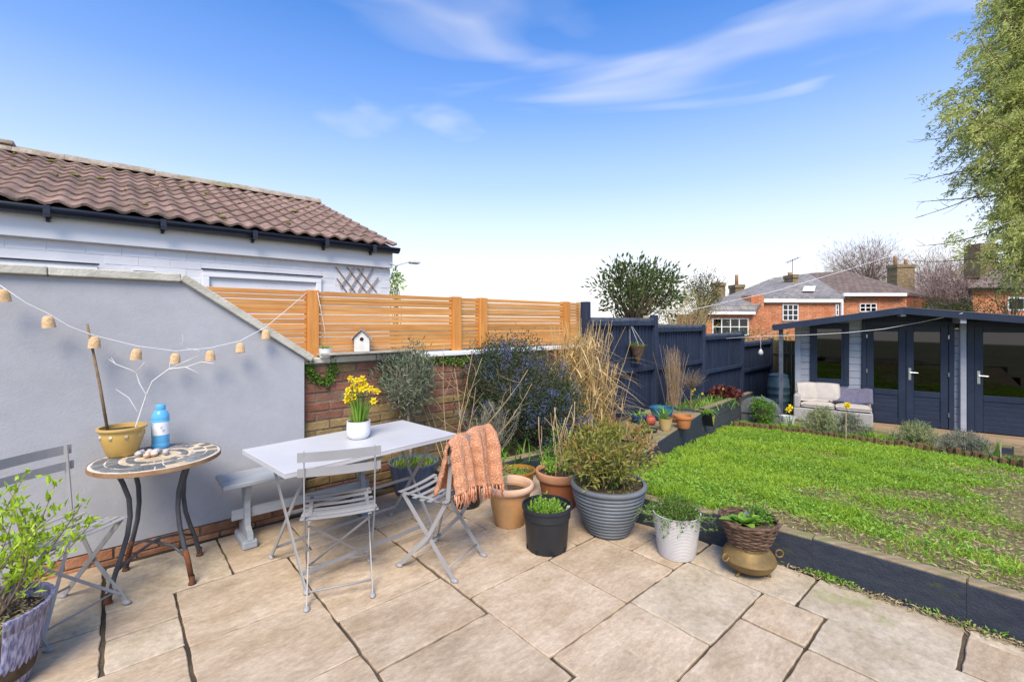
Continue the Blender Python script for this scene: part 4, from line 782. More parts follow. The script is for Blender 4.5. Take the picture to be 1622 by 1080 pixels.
lb = MB(); A = np.linspace(-2.6, -.2, 13); lb.add([(.0477*math.cos(a), .0477*math.sin(a), z) for z in (.085, .165) for a in A], [(i, i+1, 14+i, 13+i) for i in range(12)]); lb.build('label', K['label'], bt, smooth=True)
K['shell1'] = mat('shell_grey', (.25, .25, .27), (.62, .60, .58), rough=.5, scale=40); K['shell2'] = mat('shell_pink', (.62, .42, .32), (.72, .58, .48), rough=.5, scale=25)
for k, (dx, dy) in enumerate(((0, 0), (.045, .01), (-.05, .02), (.02, .05), (-.02, -.035), (.085, .03), (.06, -.03), (-.015, .035), (.11, .0), (.04, -.055))):
    sm = MB(); L_ = random.uniform(.02, .034); pr = [(L_*.12, -L_), (L_*.5, -L_*.55), (L_*.75, -L_*.1), (L_*.62, L_*.35), (L_*.3, L_*.75), (L_*.05, L_*1.15)]
    sm.lathe(pr, 10, cap1=True, sy=.8, wob=lambda i, a: .0018*np.sin(a*5+i*2))
    o = sm.build('seashell', K['shell1' if k % 3 else 'shell2'], smooth=True); o.rotation_euler = (R(90)+random.uniform(-.3, .3), 0, random.random()*6); o.location = (-2.165+dx, 2.70+dy, zt2_+L_*.60)
    tag(o, ('grey and white' if k % 3 else 'pinkish tan')+' seashell in the small pile between pot and bottle on the mosaic table', 'seashell', ('grey' if k % 3 else 'pink')+' seashells heaped on the mosaic table')
# string of basket lights along the wall
K['wicker'] = mat('pale_wicker', (.52, .33, .16), (.70, .50, .29), rough=.8, scale=60, bump=.3); K['cord'] = mat('white_cord', (.72, .71, .70), (.80, .79, .78), rough=.6)
sg = wthing('string_lights', 'string of small woven basket lampshades strung along the lavender wall', 'string lights', 0, 0)
def SPT(u, v, b): a, z = PL(u, v, b); return np.array((a, -b, z))
sp_ = [(-40, 425, .12), (40, 479, .12), (75, 496, .12), (110, 517, .12), (148, 531, .12), (217, 548, .12), (278, 556, .12), (333, 551, .12), (380, 540, .1), (421, 518, .08), (455, 490, .03), (486, 463, -.10)]
MB().tube([SPT(*p) for p in sp_], .0022, 5).tube([SPT(503, 463, -.09), SPT(508, 490, -.088), SPT(514, 520, -.088), SPT(517, 543, -.088)], .002, 5).build('cord', K['cord'], sg, smooth=True)
shade = MB().lathe([(.009, 0), (.02, -.004), (.029, -.014), (.033, -.026), (.035, -.038), (.036, -.05), (.037, -.062), (.038, -.070), (.036, -.070), (.034, -.05), (.03, -.02), (.012, -.007)], 28, cap0=False, wob=lambda i, a: .0014*np.where((i+np.round(a/6.2832*28)) % 2 == 0, 1, -1)).mesh('lampshade'); shade.materials.append(K['wicker'])
for (u, v) in ((4, 455), (75, 497), (150, 530), (217, 549), (278, 556), (333, 552), (380, 540), (421, 519)):
    b = .12 if u < 350 else (.1 if u < 400 else .08); p = SPT(u, v+3, b); o = link('lampshade', shade, sg, tuple(p), rot=(random.uniform(-.12, .12), random.uniform(-.12, .12), random.random()*3)); o.scale = (.76, .76, .98)
# birdhouse, shelf board and white pot on the brick wall
K['greywood'] = mat('grey_wood', (.30, .27, .22), (.46, .43, .37), rough=.95, scale=10, stretch=(1, 1, 3), bump=.3); K['whitewash'] = mat('whitewash', (.55, .53, .48), (.68, .66, .61), rough=.9, scale=12, bump=.2)
ab0, zb_ = PL(508, 569, 0.0); ab1 = PL(652, 550, 0.0)[0]
bd_ = wthing('shelf_board', 'weathered grey board lying on top of the brick wall under the birdhouse', 'board', 0, 0, 1.231)
o = MB().box(ab0, ab1, -.07, .12, .0, .022, .003).build('plank', K['greywood'], bd_); bd_.rotation_euler.x = R(-4)
ah, zh = PL(577, 551, .0); bh = wthing('birdhouse', 'small whitewashed birdhouse with shingled gable roof on the wall board', 'birdhouse', ah, -.04, 1.254)
bh.rotation_euler.z = TH-R(28)
m = MB(); w_, h_, d_ = .062, .13, .12; m.prism([(-w_, 0), (w_, 0), (w_, .115), (0, .175), (-w_, .115)], -d_/2, d_/2, axis=1); m.build('box', K['whitewash'], bh)
MB().lathe([(.016, 0), (.016, .003)], 14, cap1=True).build('entrance_hole', K['dark'], bh).matrix_basis = Matrix.Translation((0.0, -d_/2-.0005, .105))@Matrix.Rotation(R(90), 4, 'X')
for sx in (-1, 1):
    for k in range(4):
        for j in range(4):
            e0, e1 = k/4, (k+1.25)/4; p = (sx*(.085-.085*e0), .118+.062*e0+.004*(3-k)*.0); L_ = .03
            ang_ = math.atan2(.06, .062); o = MB().box(0, .036, 0, .0395, 0, .007, .001).build('shingle', K['lath' if (k+j) % 3 else 'greywood'], bh)
            o.location = (sx*(.088-.022*k), -.08+j*.04, .095+.0215*k+.004); o.rotation_euler = (0, -ang_ if sx < 0 else math.pi+ang_, 0)
            if sx > 0: o.location.z += .006
K['ceramic'] = mat('white_ceramic', (.74, .74, .73), (.80, .80, .79), rough=.25)
aw, _ = PL(532, 550, .0); wp = wthing('small_white_pot', 'small white pot of seedlings on the wall beside the cedar post', 'pot', PL(515, 552, -.02)[0], -.02, 1.216)
pot(wp, [(.04, 0), (.05, .06), (.055, .075)], .06, K['ceramic'], .006, 24)
sm_ = MB(); n = 60; sm_.leaves(rng.normal(0, .02, (n, 3))*[1, 1, 0]+[0, 0, .065], rng.normal(0, .5, (n, 3))+[0, 0, 1], .03, .012); sm_.build('seedlings', K['weed'], wp)['kind'] = 'stuff'
# knitted throw over the second chair
K['throw'] = mat('orange_knit', (.50, .19, .085), (.74, .42, .27), rough=1, scale=110, detail=2, lo=.4, hi=.6, bump=1., bscale=150, c3=(.62, .28, .14), c3s=60, c3r=(.45, .6)); K['fringe'] = mat('orange_fringe', (.50, .18, .08), (.72, .38, .24), rough=1, scale=40)
th_ = thing('knitted_throw', 'orange knitted throw with tasselled fringe draped over a bistro chair back', 'throw', ch2.location, ch2.rotation_euler.z)
nu, nv = 44, 56; V = np.zeros((nu, nv, 3)); us = np.linspace(-.225, .235, nu)
for i, uu in enumerate(us):
    fold = .016*math.sin(uu*34)+.012*math.sin(uu*61+1)
    top = .842-.35*max(0, abs(uu-.02)-.14)**1.2+.006*math.sin(uu*30); lb_, lf_ = .33+.03*math.sin(uu*9)+.05*(uu+.2), .33+.03*math.cos(uu*8)
    for j in range(nv):
        q = j/(nv-1)*2-1
        if q < 0: tq = -q; y = -.205-.022*min(1, tq*6)-.05*tq-fold*min(1, tq*3)*1.6; z = top-lb_*max(0, tq-.04)
        else: tq = q; y = -.205+.026*min(1, tq*6)+.085*tq**1.5+fold*min(1, tq*3)*1.3; z = top-lf_*max(0, tq-.04)
        V[i, j] = (uu+.03*math.copysign(1, q)*abs(q)*.5*(uu > 0)+.004*math.sin(j*.9), y, max(z, .468 if q > 0 else 0))
ii = (np.arange(nu-1)[:, None]*nv+np.arange(nv-1)).ravel(); cl = MB().add(V.reshape(-1, 3), np.stack([ii, ii+nv, ii+nv+1, ii+1], -1)).build('cloth', K['throw'], th_, smooth=True)
md = cl.modifiers.new('thick', 'SOLIDIFY'); md.thickness = .016; md.offset = 0
fr_ = MB()
for i in range(0, nu):
    for s_ in (0, 1):
        p = V[i, 0]+[random.uniform(-.004, .004), random.uniform(-.006, .006), .006]; k = random.uniform(.05, .1)
        fr_.tube([p, p+[random.uniform(-.006, .006), -.004, -k*.5], p+[random.uniform(-.014, .014), random.uniform(-.012, .01), -k]], [.0045, .004, .0025], 5)
fr_.build('fringe', K['fringe'], th_, smooth=True)
# ================================================================ plants and pots
def dirs(n, up=0.): return rng.normal(size=(n, 3))+np.array((0, 0, up))
def stem(mb, p, q, r0, r1, bow=.1, n=5, sides=5, t=None):
    p, q = np.array(p, float), np.array(q, float); off = rng.normal(size=3)*np.linalg.norm(q-p)*bow; s_ = np.linspace(0, 1, n)[:, None]
    P = p+(q-p)*s_+off*(s_*(1-s_))*2; mb.tube(P, np.linspace(r0, r1, n), sides, t=t); return P
def bush(parent, base, c, rad, ncl, per, cr, L, W, lm, sm=None, r0=.006, up=.4, shell=.5, name='foliage', sname='stem', bow=.15, droop=0., seedpts=None, fork=0., kind=None):
    base, c, rad = np.array(base, float), np.array(c, float), np.array(rad, float)
    d = rng.normal(size=(ncl, 3)); d /= np.linalg.norm(d, axis=1)[:, None]; rr = (shell+(1-shell)*rng.random((ncl, 1))**.6); C = c+d*rad*rr
    if sm is not None:
        sm_ = MB()
        for q in C:
            b0 = base if fork == 0 else base+(c-base)*rng.uniform(.2, .6)*fork
            stem(sm_, b0+rng.normal(size=3)*[r0, r0, 0], q, r0, r0*.35, bow)
        sm_.build(sname, sm, parent, smooth=True)
    n = ncl*per; ci = np.repeat(np.arange(ncl), per); off = rng.normal(size=(n, 3))*cr; P = C[ci]+off
    D = (P-c)/rad*.6+rng.normal(size=(n, 3))*.7+[0, 0, up-droop]
    m = MB().leaves(P, D, rng.uniform(.7, 1.25, n)*L, rng.uniform(.75, 1.2, n)*W); o = m.build(name, lm, parent); return C
LM = {k: leafmat('leaf_'+k, a, b, trans=t) for k, a, b, t in (
 ('lime', (.26, .42, .02), (.50, .66, .06), .35), ('olive', (.075, .10, .055), (.20, .235, .15), .1), ('ceanothus', (.03, .055, .028), (.085, .12, .06), .12),
 ('blueflower', (.10, .12, .30), (.22, .25, .46), .2), ('ivy', (.05, .12, .015), (.17, .27, .04), .2), ('green', (.06, .17, .015), (.19, .36, .05), .3), ('fresh', (.15, .33, .03), (.36, .55, .08), .35),
 ('pieris', (.14, .17, .025), (.34, .32, .07), .2), ('pierisred', (.30, .13, .05), (.44, .24, .09), .25), ('straw', (.50, .33, .12), (.76, .57, .28), .2), ('rosemary', (.13, .145, .10), (.27, .28, .20), .1),
 ('evergreen', (.035, .065, .015), (.14, .18, .05), .15), ('willow', (.27, .32, .07), (.60, .62, .22), .45), ('yellowshrub', (.26, .24, .06), (.46, .40, .13), .2), ('pinktwig', (.20, .13, .11), (.34, .24, .21), 0), ('heuchera', (.08, .015, .015), (.18, .05, .04), .1), ('lavender', (.17, .21, .08), (.36, .40, .18), .15), ('tallgrass', (.30, .19, .11), (.50, .36, .22), .1), ('yellow', (.86, .66, .02), (.92, .80, .08), .25), ('conifer', (.05, .06, .02), (.12, .11, .05), .1))}
K['bark'] = mat('bark', (.16, .11, .07), (.28, .21, .14), rough=.95, scale=18, bump=.5); K['tanstem'] = mat('tan_stem', (.38, .26, .14), (.54, .40, .23), rough=.9, scale=12); K['greybark'] = mat('grey_bark', (.24, .20, .15), (.36, .31, .24), rough=.9, scale=18)
K['terra1'] = mat('terracotta_pale', (.52, .26, .10), (.62, .36, .17), rough=.85, scale=5, bump=.15, c3=(.40, .23, .09), c3s=3, c3r=(.5, .75)); K['terra1rim'] = mat('terracotta_chalky_rim', (.60, .36, .23), (.68, .45, .31), rough=.9, scale=6)
K['terra2'] = mat('terracotta_dark', (.30, .10, .04), (.40, .15, .06), rough=.7, scale=4, bump=.1, c3=(.22, .11, .05), c3s=4); K['terra2rim'] = mat('terracotta_rim', (.44, .20, .10), (.52, .26, .14), rough=.8, scale=5)
K['ochre'] = mat('ochre_glaze', (.36, .17, .03), (.45, .24, .05), rough=.35, scale=4); K['blackplastic'] = mat('black_plastic', (.014, .017, .022), (.025, .028, .034), rough=.5, scale=5); K['greyglaze'] = mat('grey_ribbed_glaze', (.12, .135, .15), (.19, .205, .215), rough=.5, scale=3, bump=.05, c3=(.16, .165, .15), c3s=5)
K['whiterib'] = mat('white_ribbed', (.47, .44, .42), (.54, .51, .49), rough=.5, scale=5); K['brass'] = mat('old_brass', (.20, .13, .045), (.30, .205, .085), rough=.58, metal=.5, scale=5, c3=(.13, .09, .04), c3s=3); K['basket'] = mat('dark_wicker', (.07, .04, .025), (.18, .11, .07), rough=.9, scale=30, bump=.4); K['bluegrey'] = mat('bluegrey_glaze', (.09, .115, .17), (.15, .18, .25), rough=.45, scale=6, stretch=(6, 6, .7)); K['purple'] = mat('purple_streak_glaze', (.12, .115, .23), (.40, .40, .52), rough=.4, scale=14, stretch=(7, 7, .5), lo=.42, hi=.62); K['wood_bits'] = K['soil']
GP = 'pots clustered at the patio edge'
def T(name, label, cat, x, y, z=0., rz=0., group=None): return thing(name, label, cat, (x, y, z), rz, group)
# terracotta with chalky rim
t1 = T('potted_plant', 'pale terracotta pot with chalky rolled rim and a small leafy shoot', 'potted plant', -.017, 3.407)
b_ = pot(t1, [(.105, 0), (.112, .01), (.135, .12), (.15, .2), (.155, .245), (.158, .25)], .235, K['terra1'], .012); MB().lathe([(.152, .245), (.168, .25), (.182, .268), (.184, .288), (.176, .302), (.166, .306), (.155, .30), (.148, .27), (.146, .235)], 44, cap0=False).build('rim', K['terra1rim'], b_, smooth=True)
MB().lathe([(.1475, .205), (.1505, .208), (.1515, .214), (.150, .219)], 44, cap0=False).build('band', K['terra1'], b_, smooth=True)
s_ = MB(); [stem(s_, (random.uniform(-.05, .0), random.uniform(-.03, .03), .23), (random.uniform(-.12, .0), random.uniform(-.05, .05), random.uniform(.36, .5)), .003, .0015) for _ in range(7)]; s_.build('stem', K['greybark'], t1)
bush(t1, (-.04, 0, .24), (-.06, 0, .42), (.06, .05, .09), 12, 9, .02, .035, .02, LM['fresh'], None)
# black nursery pot
t2 = T('potted_plant', 'black plastic nursery pot of low green seedlings', 'potted plant', .233, 3.042)
b_ = pot(t2, [(.128, 0), (.134, .01), (.152, .262), (.153, .265), (.166, .268), (.168, .28), (.166, .29)], .225, K['blackplastic'], .008)
for k in range(8): a = k/8*6.28+.2; o = MB().box(-.008, .008, -.004, .004, 0, .028, .002).build('drain_slot', K['dark'], b_); o.location = (.1345*math.cos(a), .1345*math.sin(a), .006); o.rotation_euler = (0, 0, a+1.571)
bush(t2, (0, 0, .22), (0, 0, .245), (.12, .12, .03), 55, 9, .016, .032, .014, LM['fresh'], None, up=.8); s_ = MB().box(-.012, .012, -.001, .001, .22, .29); o = s_.build('plant_tag', K['white'], t2); o.location = (.08, .02, 0); o.rotation_euler = (.2, .15, .5)
bush(t2, (-.06, 0, .22), (-.05, 0, .31), (.06, .06, .05), 5, 6, .012, .02, .012, LM['green'], K['greybark'], .0015)
# big ribbed grey pot with pieris
t3 = T('potted_shrub', 'large dark grey ribbed pot with a bronze and green pieris bush', 'potted plant', .693, 3.273)
pr = [(.12, 0), (.135, .005)]
for k in range(12): r = .14+.115*math.sin(min(1, (k+1)/12)*1.35)/math.sin(1.35); z = .012+k*.0255; pr += [(r-.006, z), (r+.003, z+.008), (r+.004, z+.015), (r-.005, z+.0225)]
pr += [(.248, .318), (.258, .322), (.27, .332), (.272, .345), (.266, .357)]
b_ = pot(t3, pr, .325, K['greyglaze'], .022, 56)
C_ = bush(t3, (0, 0, .31), (0, .0, .565), (.33, .30, .18), 80, 26, .034, .044, .016, LM['pieris'], K['bark'], .006, shell=.45, up=.5)
bush(t3, (0, 0, .31), (0, .0, .59), (.33, .30, .18), 36, 10, .028, .042, .014, LM['pierisred'], None, shell=.75, name='new_growth', up=.6)
for o_ in t3.children:
    if o_.name.startswith('new_growth'): o_['kind'] = 'stuff'
m = MB(); n = 16; m.blades(rng.normal(0, .04, (n, 3))*[1, 1, 0]+[.02, -.03, .32], rng.normal(0, .12, (n, 3))+[0, 0, 1], rng.uniform(.18, .3, n), .012, .1); m.build('bulb_leaves', LM['green'], t3)
n = 260; a = rng.random(n)*6.28; r = .235*np.sqrt(rng.random(n)); MB().leaves(np.stack([r*np.cos(a), r*np.sin(a), .325+.02*rng.random(n)], -1), dirs(n, .4), rng.uniform(.02, .05, n), .006).build('moss_and_twigs', LM['pieris'], t3)['kind'] = 'stuff'
# dark terracotta pot with bare stems
t4 = T('potted_plant', 'dark terracotta pot with pale rim holding tall bare tan stems', 'potted plant', .39, 3.737)
b_ = pot(t4, [(.125, 0), (.13, .01), (.17, .22), (.171, .225)], .255, K['terra2'], .012, inner=False, soil=None); pr = [(.172, .222), (.186, .226), (.194, .24), (.197, .285), (.193, .297), (.183, .297), (.178, .26)]; MB().lathe(pr, 44, cap0=False).build('rim', K['terra2rim'], b_, smooth=True)
MB().lathe([(.0, .262), (.1, .258), (.183, .25)], 30, cap0=False).build('soil', K['soil'], t4, smooth=True)
s_ = MB()
for _ in range(17):
    q = np.array((random.gauss(0, .12), random.gauss(.02, .12), random.uniform(.5, .86))); P = stem(s_, (random.gauss(0, .03), random.gauss(0, .03), .25), q, .0055, .003, .16, 7)
    if random.random() < .6: stem(s_, P[4], P[4]+[random.gauss(0, .06), random.gauss(0, .06), random.uniform(.08, .2)], .003, .0015)
s_.build('stems', K['tanstem'], t4, smooth=True); bush(t4, (0, 0, .25), (.01, -.02, .34), (.13, .13, .06), 26, 14, .02, .03, .016, LM['fresh'], None); bush(t4, (0, 0, .25), (.03, 0, .52), (.14, .14, .16), 22, 6, .02, .025, .012, LM['green'], None)
# ochre pot, dark pot
t5 = T('ochre_pot', 'low ochre glazed pot squeezed behind the terracotta pots', 'pot', .06, 4.05); pot(t5, [(.10, 0), (.11, .01), (.135, .15), (.142, .17), (.15, .178), (.15, .195)], .165, K['ochre'])
n = 120; MB().leaves(np.stack([rng.normal(0, .06, n), rng.normal(0, .06, n), np.full(n, .17)], -1), dirs(n, .8), .025, .01).build('weeds', LM['fresh'], t5)
t6 = T('dark_pot', 'small black pot standing behind the chair with the throw', 'pot', -.37, 3.74); pot(t6, [(.10, 0), (.105, .01), (.12, .17), (.126, .175), (.126, .19)], .15, K['blackplastic'])
# white ribbed pot with creeping plant
t7 = T('potted_plant', 'white finely ribbed pot overflowing with creeping small leaved herb', 'potted plant', 1.068, 2.951)
pr = [(.105, 0), (.112, .004)]
for k in range(27): r = .113+.034*(k/27)**.8; z = .006+k*.0096; pr += [(r-.0015, z), (r+.0012, z+.003), (r+.0012, z+.0065), (r-.0015, z+.009)]
pr += [(.150, .268), (.151, .275)]; pot(t7, pr, .25, K['whiterib'], .008, 48)
bush(t7, (0, 0, .25), (0, 0, .285), (.15, .15, .055), 90, 22, .022, .017, .010, LM['ivy'], K['greybark'], .0015, shell=.3, up=.5)
s_ = MB(); lv = MB()
for k in range(26):
    a = random.random()*6.28 if k > 8 else random.uniform(2.2, 4.2); L_ = random.uniform(.1, .22); e = np.array((math.cos(a), math.sin(a), 0)); p0 = e*.12+[0, 0, .27]; p1 = e*(.12+L_*.7)+[0, 0, .27+random.uniform(-.08, .06)]
    P = stem(s_, p0, p1, .0013, .0009, .25, 6, 4); lv.leaves(np.repeat(P, 4, 0)+rng.normal(size=(24, 3))*.007, dirs(24, .3), .015, .01)
s_.build('trailing_stems', K['greybark'], t7); lv.build('trailing_leaves', LM['green'], t7)
# brass cauldron and wicker basket with primula
t8 = T('brass_cauldron', 'tarnished brass cauldron with ring handles and clawed feet by the kerb', 'cauldron', 1.427, 2.741)
b_ = MB().lathe([(.05, .018), (.09, .024), (.125, .045), (.143, .07), (.148, .085), (.151, .088), (.148, .092), (.14, .115), (.122, .14), (.108, .152), (.104, .162), (.108, .166), (.104, .17), (.105, .195), (.112, .21), (.118, .212), (.112, .212), (.098, .19), (.098, .16), (.13, .09), (.1, .04)], 48).build('bowl', K['brass'], t8, smooth=True)
for k in range(30): a = k/30*6.283; o = MB().box(-.004, .004, -.0015, .0015, .172, .192, .001).build('fret_slot', K['dark'], b_); o.location = (.1055*math.cos(a), .1055*math.sin(a), 0); o.rotation_euler = (0, 0, a+1.571)
for k in range(3): a = k/3*6.283-.55; e = np.array((math.cos(a), math.sin(a), 0)); MB().tube([e*.07+[0, 0, .035], e*.095+[0, 0, .02], e*.10+[0, 0, .008], e*.118+[0, 0, .004]], [.012, .01, .011, .007], 8).build('foot', K['brass'], t8, smooth=True)
for a in (R(200), R(-5)):
    e = np.array((math.cos(a), math.sin(a), 0)); A = np.linspace(0, 2*math.pi, 13); MB().tube([e*(.155+.022*(1-math.cos(q)))+[0, 0, .118+.022*math.sin(q)] for q in A], .005, 7).build('ring_handle', K['brass'], t8, smooth=True)
t9 = T('wicker_basket', 'dark woven wicker basket of primula leaves sitting in the brass cauldron', 'basket', 1.427, 2.741, .165)
b_ = MB()
for k in range(13):
    r = .10+.058*(k/12)**.8; z = .005+k*.0125; A = np.linspace(0, 6.283, 33)[:-1]; P = np.stack([(r+.005*np.sin(A*8+(k % 2)*3.14))*np.cos(A), (r+.005*np.sin(A*8+(k % 2)*3.14))*np.sin(A), z+.003*np.sin(A*3+k)], -1); b_.tube(np.concatenate([P, P[:1]]), .0065+.003*(k > 10), 6, cap=False)
b_.build('weave', K['basket'], t9, smooth=True); MB().lathe([(.0, .03), (.06, .03), (.098, .03), (.148, .135)], 24, cap0=False).build('liner', K['blackplastic'], t9); MB().lathe([(.0, .135), (.08, .133), (.147, .128)], 24, cap0=False).build('soil', K['soil'], t9, smooth=True)
s_ = MB()
for _ in range(22): a = random.random()*6.28; e = np.array((math.cos(a), math.sin(a), 0)); e2 = np.array((math.cos(a+.5), math.sin(a+.5), 0)); s_.tube([e*.15+[0, 0, .155], (e+e2)*.082+[0, 0, .165+random.uniform(-.01, .015)], e2*.152+[0, 0, .15]], .003, 5)
s_.build('rim_twigs', K['basket'], t9, smooth=True)['kind'] = 'stuff'
m = MB()
for k in range(17):
    a = random.random()*6.28; L_ = random.uniform(.10, .17); c0 = np.array((-.05, -.03, .13)); e = np.array((math.cos(a), math.sin(a), random.uniform(.4, 1.3))); e /= np.linalg.norm(e); sd = unit(np.cross(e, (0, 0, 1))); upv = np.cross(sd, e); V = []
    for j in range(6): q = j/5; wv = .034*math.sin(math.pi*min(1, q*.88+.1))**.8; c = c0+e*L_*q-np.array((0, 0, .035))*q*q; V += [c-sd*wv+upv*wv*.35, c, c+sd*wv+upv*wv*.35]
    m.add(V, [(3*j+i, 3*j+i+1, 3*j+i+4, 3*j+i+3) for j in range(5) for i in (0, 1)], t=random.random())
m.build('primula_leaves', LM['fresh'], t9, smooth=True); bush(t9, (.06, .03, .13), (.07, .02, .165), (.07, .07, .03), 24, 12, .014, .022, .012, LM['green'], None)
n = 9; m = MB(); m.leaves(np.array((-.02, -.01, .185))+rng.normal(size=(n, 3))*.012, dirs(n, 1), .02, .014); m.build('flowers', mat('violet_petal', (.20, .14, .36), rough=.6), t9)
# olive standard in blue-grey pot
ox, oy = -.875, 4.045; t10 = T('potted_olive_tree', 'round headed olive tree in a wide blue grey glazed pot against the brick wall', 'potted tree', ox, oy)
pot(t10, [(.15, 0), (.16, .01), (.195, .16), (.214, .255), (.219, .262), (.219, .275)], .24, K['bluegrey'], .014)
tp = (-.05, -.02, 1.0); s_ = MB(); s_.tube([(-.02, 0, .23), (-.03, 0, .4), (-.045, .0, .6), (-.05, -.01, .76)], [.017, .014, .013, .012], 8); s_.build('trunk', K['greybark'], t10, smooth=True)
bush(t10, (-.05, -.01, .75), tp, (.25, .24, .26), 95, 34, .045, .052, .010, LM['olive'], K['greybark'], .005, shell=.35, name='crown', sname='branches', up=.5)
n = 420; a = rng.random(n)*6.28; r = .19*np.sqrt(rng.random(n)); MB().blades(np.stack([r*np.cos(a), r*np.sin(a), np.full(n, .235)], -1), dirs(n, 2.)*[.6, .6, 1], rng.uniform(.04, .10, n), .005, .4, seg=2).build('grass', LM['fresh'], t10)
# daffodils in the white pot on the table
dpx, dpy, _ = G(568, 693, .712); t11 = T('potted_daffodils', 'yellow dwarf daffodils in a round white ceramic pot on the grey table', 'potted plant', dpx, dpy, .7105)
pot(t11, [(.052, 0), (.064, .006), (.076, .03), (.079, .06), (.078, .10), (.077, .118), (.0775, .12)], .112, K['ceramic'], .006, 36)
n = 75; a = rng.random(n)*6.28; r = .05*np.sqrt(rng.random(n)); MB().blades(np.stack([r*np.cos(a), r*np.sin(a), np.full(n, .11)], -1), np.stack([np.cos(a)*r*6, np.sin(a)*r*6, np.ones(n)], -1), rng.uniform(.11, .21, n), .009, .12).build('leaves', LM['fresh'], t11)
fm = MB()
for k in range(6): a = k/6*6.283; fm.leaves([(0, 0, 0)], [(math.cos(a), math.sin(a), .12)], .026, .017, t=np.array([.5]), nrm=np.array([[0, 0, 1.]]))
fm.lathe([(.005, 0), (.008, .008), (.010, .016), (.0125, .019)], 9, cap0=False); fme = fm.mesh('flower'); fme.materials.append(LM['yellow'])
def flowers(parent, pts, base, sc=1., face=(0, -1, .25)):
    s_ = MB()
    for p in pts:
        f_ = np.array(face)+rng.normal(size=3)*.45; o = link('flower', fme, parent, tuple(p)); o.rotation_euler = Vector(f_).to_track_quat('Z', 'Y').to_euler(); o.scale = (sc,)*3
        stem(s_, (base[0]+random.gauss(0, .02), base[1]+random.gauss(0, .02), base[2]), np.array(p)+[0, .008, -.004], .0025, .002, .05)
    s_.build('flower_stalks', LM['green'], parent)
lp_ = lambda u, v, dy=0: loc(t11, PY(u, v, dpy+dy))
flowers(t11, [lp_(u, v, random.uniform(-.04, .04)) for u, v in ((556, 600), (566, 603), (575, 600), (561, 610), (571, 612), (578, 608), (566, 618), (574, 618), (551, 624), (560, 628), (549, 633), (556, 633), (588, 616), (597, 620), (592, 635), (580, 614), (553, 618))], (0, 0, .11), 1.15)
# left foreground pot with lime shrub
t12 = T('potted_shrub', 'lime green leafy shrub in a cracked purple grey glazed pot', 'potted plant', -2.15, 1.86)
pr = [(.12, 0), (.13, .01), (.16, .15), (.185, .28), (.196, .315), (.2, .322), (.2, .33)]; wr = lambda a: (a > -.62) & (a < -.40)
nseg = 64; V = []; Fc = []; full = pr+[(.186, .33), (.178, .27)]
for i, (r, z) in enumerate(full):
    for j in range(nseg): a = j/nseg*6.283; V.append((r*math.cos(a), r*math.sin(a), z))
gap = {int(((R(-42)) % 6.283)/6.283*nseg)+q for q in (0, 1, 2)}
for i in range(len(full)-1):
    for j in range(nseg):
        if j in gap and i >= 2 or (min(gap)-1 == j and i >= 4): continue
        Fc.append((i*nseg+j, i*nseg+(j+1) % nseg, (i+1)*nseg+(j+1) % nseg, (i+1)*nseg+j))
o = MB().add(V, Fc).build('pot', K['purple'], t12, auto=60); md = o.modifiers.new('thick', 'SOLIDIFY'); md.thickness = .009; md.offset = -1
MB().lathe([(.0, .285), (.1, .28), (.18, .275), (.165, .18), (.14, .05)], 40, cap0=False).build('soil', K['soil'], t12, smooth=True)
n = 500; a = rng.random(n)*6.28; r = .17*np.sqrt(rng.random(n)); MB().leaves(np.stack([r*np.cos(a), r*np.sin(a), .285+.012*rng.random(n)], -1), dirs(n, .1)*[1, 1, .3], rng.uniform(.015, .045, n), .006).build('bark_mulch', K['drygrass'], t12)
n = 60; MB().blades(np.stack([rng.normal(.0, .06, n), rng.normal(-.08, .05, n), np.full(n, .28)], -1), dirs(n, 2), rng.uniform(.05, .12, n), .003, .6).build('grass', LM['fresh'], t12)
s_ = MB(); lv = MB()
for k in range(26):
    tgt = (random.uniform(-.38, .10), random.uniform(-.12, .25), random.uniform(.48, .84))
    if k < 5: tgt = (random.uniform(.2, .38), random.uniform(-.05, .1), random.uniform(.60, .74))
    P = stem(s_, (random.gauss(0, .03), random.gauss(0, .03), .27), tgt, .0055, .0018, .15, 9)
    for j in range(3, 9):
        nn = 8; lv.leaves(P[j]+rng.normal(size=(nn, 3))*.012, rng.normal(size=(nn, 3))*.8+[0, 0, .9]+(P[j]-P[j-1])*6, rng.uniform(.022, .045, nn), rng.uniform(.012, .019, nn))
s_.build('stems', K['bark'], t12, smooth=True); lv.build('foliage', LM['lime'], t12)
# ---- plants in the raised bed
x, y, _ = wl(2.25, .24); ce = T('ceanothus', 'dark evergreen ceanothus bush dotted with blue flowers against the brick wall', 'shrub', x, y, .16)
cx_, cz_ = PL(812, 615, .22); c0 = loc(ce, wl(cx_, .22, cz_))
for (dx, dy, dz, rx, ry, rz_, nc) in ((-.05, 0, .05, .42, .34, .40, 120), (-.38, .02, -.05, .26, .22, .36, 56), (.30, -.05, .0, .34, .3, .30, 70), (.0, .02, .32, .36, .2, .16, 46), (.45, -.12, -.18, .28, .24, .22, 40)):
    bush(ce, (0, 0, 0), (c0[0]+dx, c0[1]+dy, c0[2]+dz), (rx, ry, rz_), nc, 56, .075, .032, .012, LM['ceanothus'], K['bark'], .006, shell=.4, fork=1.)
    bush(ce, (0, 0, 0), (c0[0]+dx, c0[1]+dy-.02, c0[2]+dz), (rx*1.12, ry*1.12, rz_*1.12), int(nc*.75), 24, .022, .013, .009, LM['blueflower'], None, shell=.8, name='blossom')
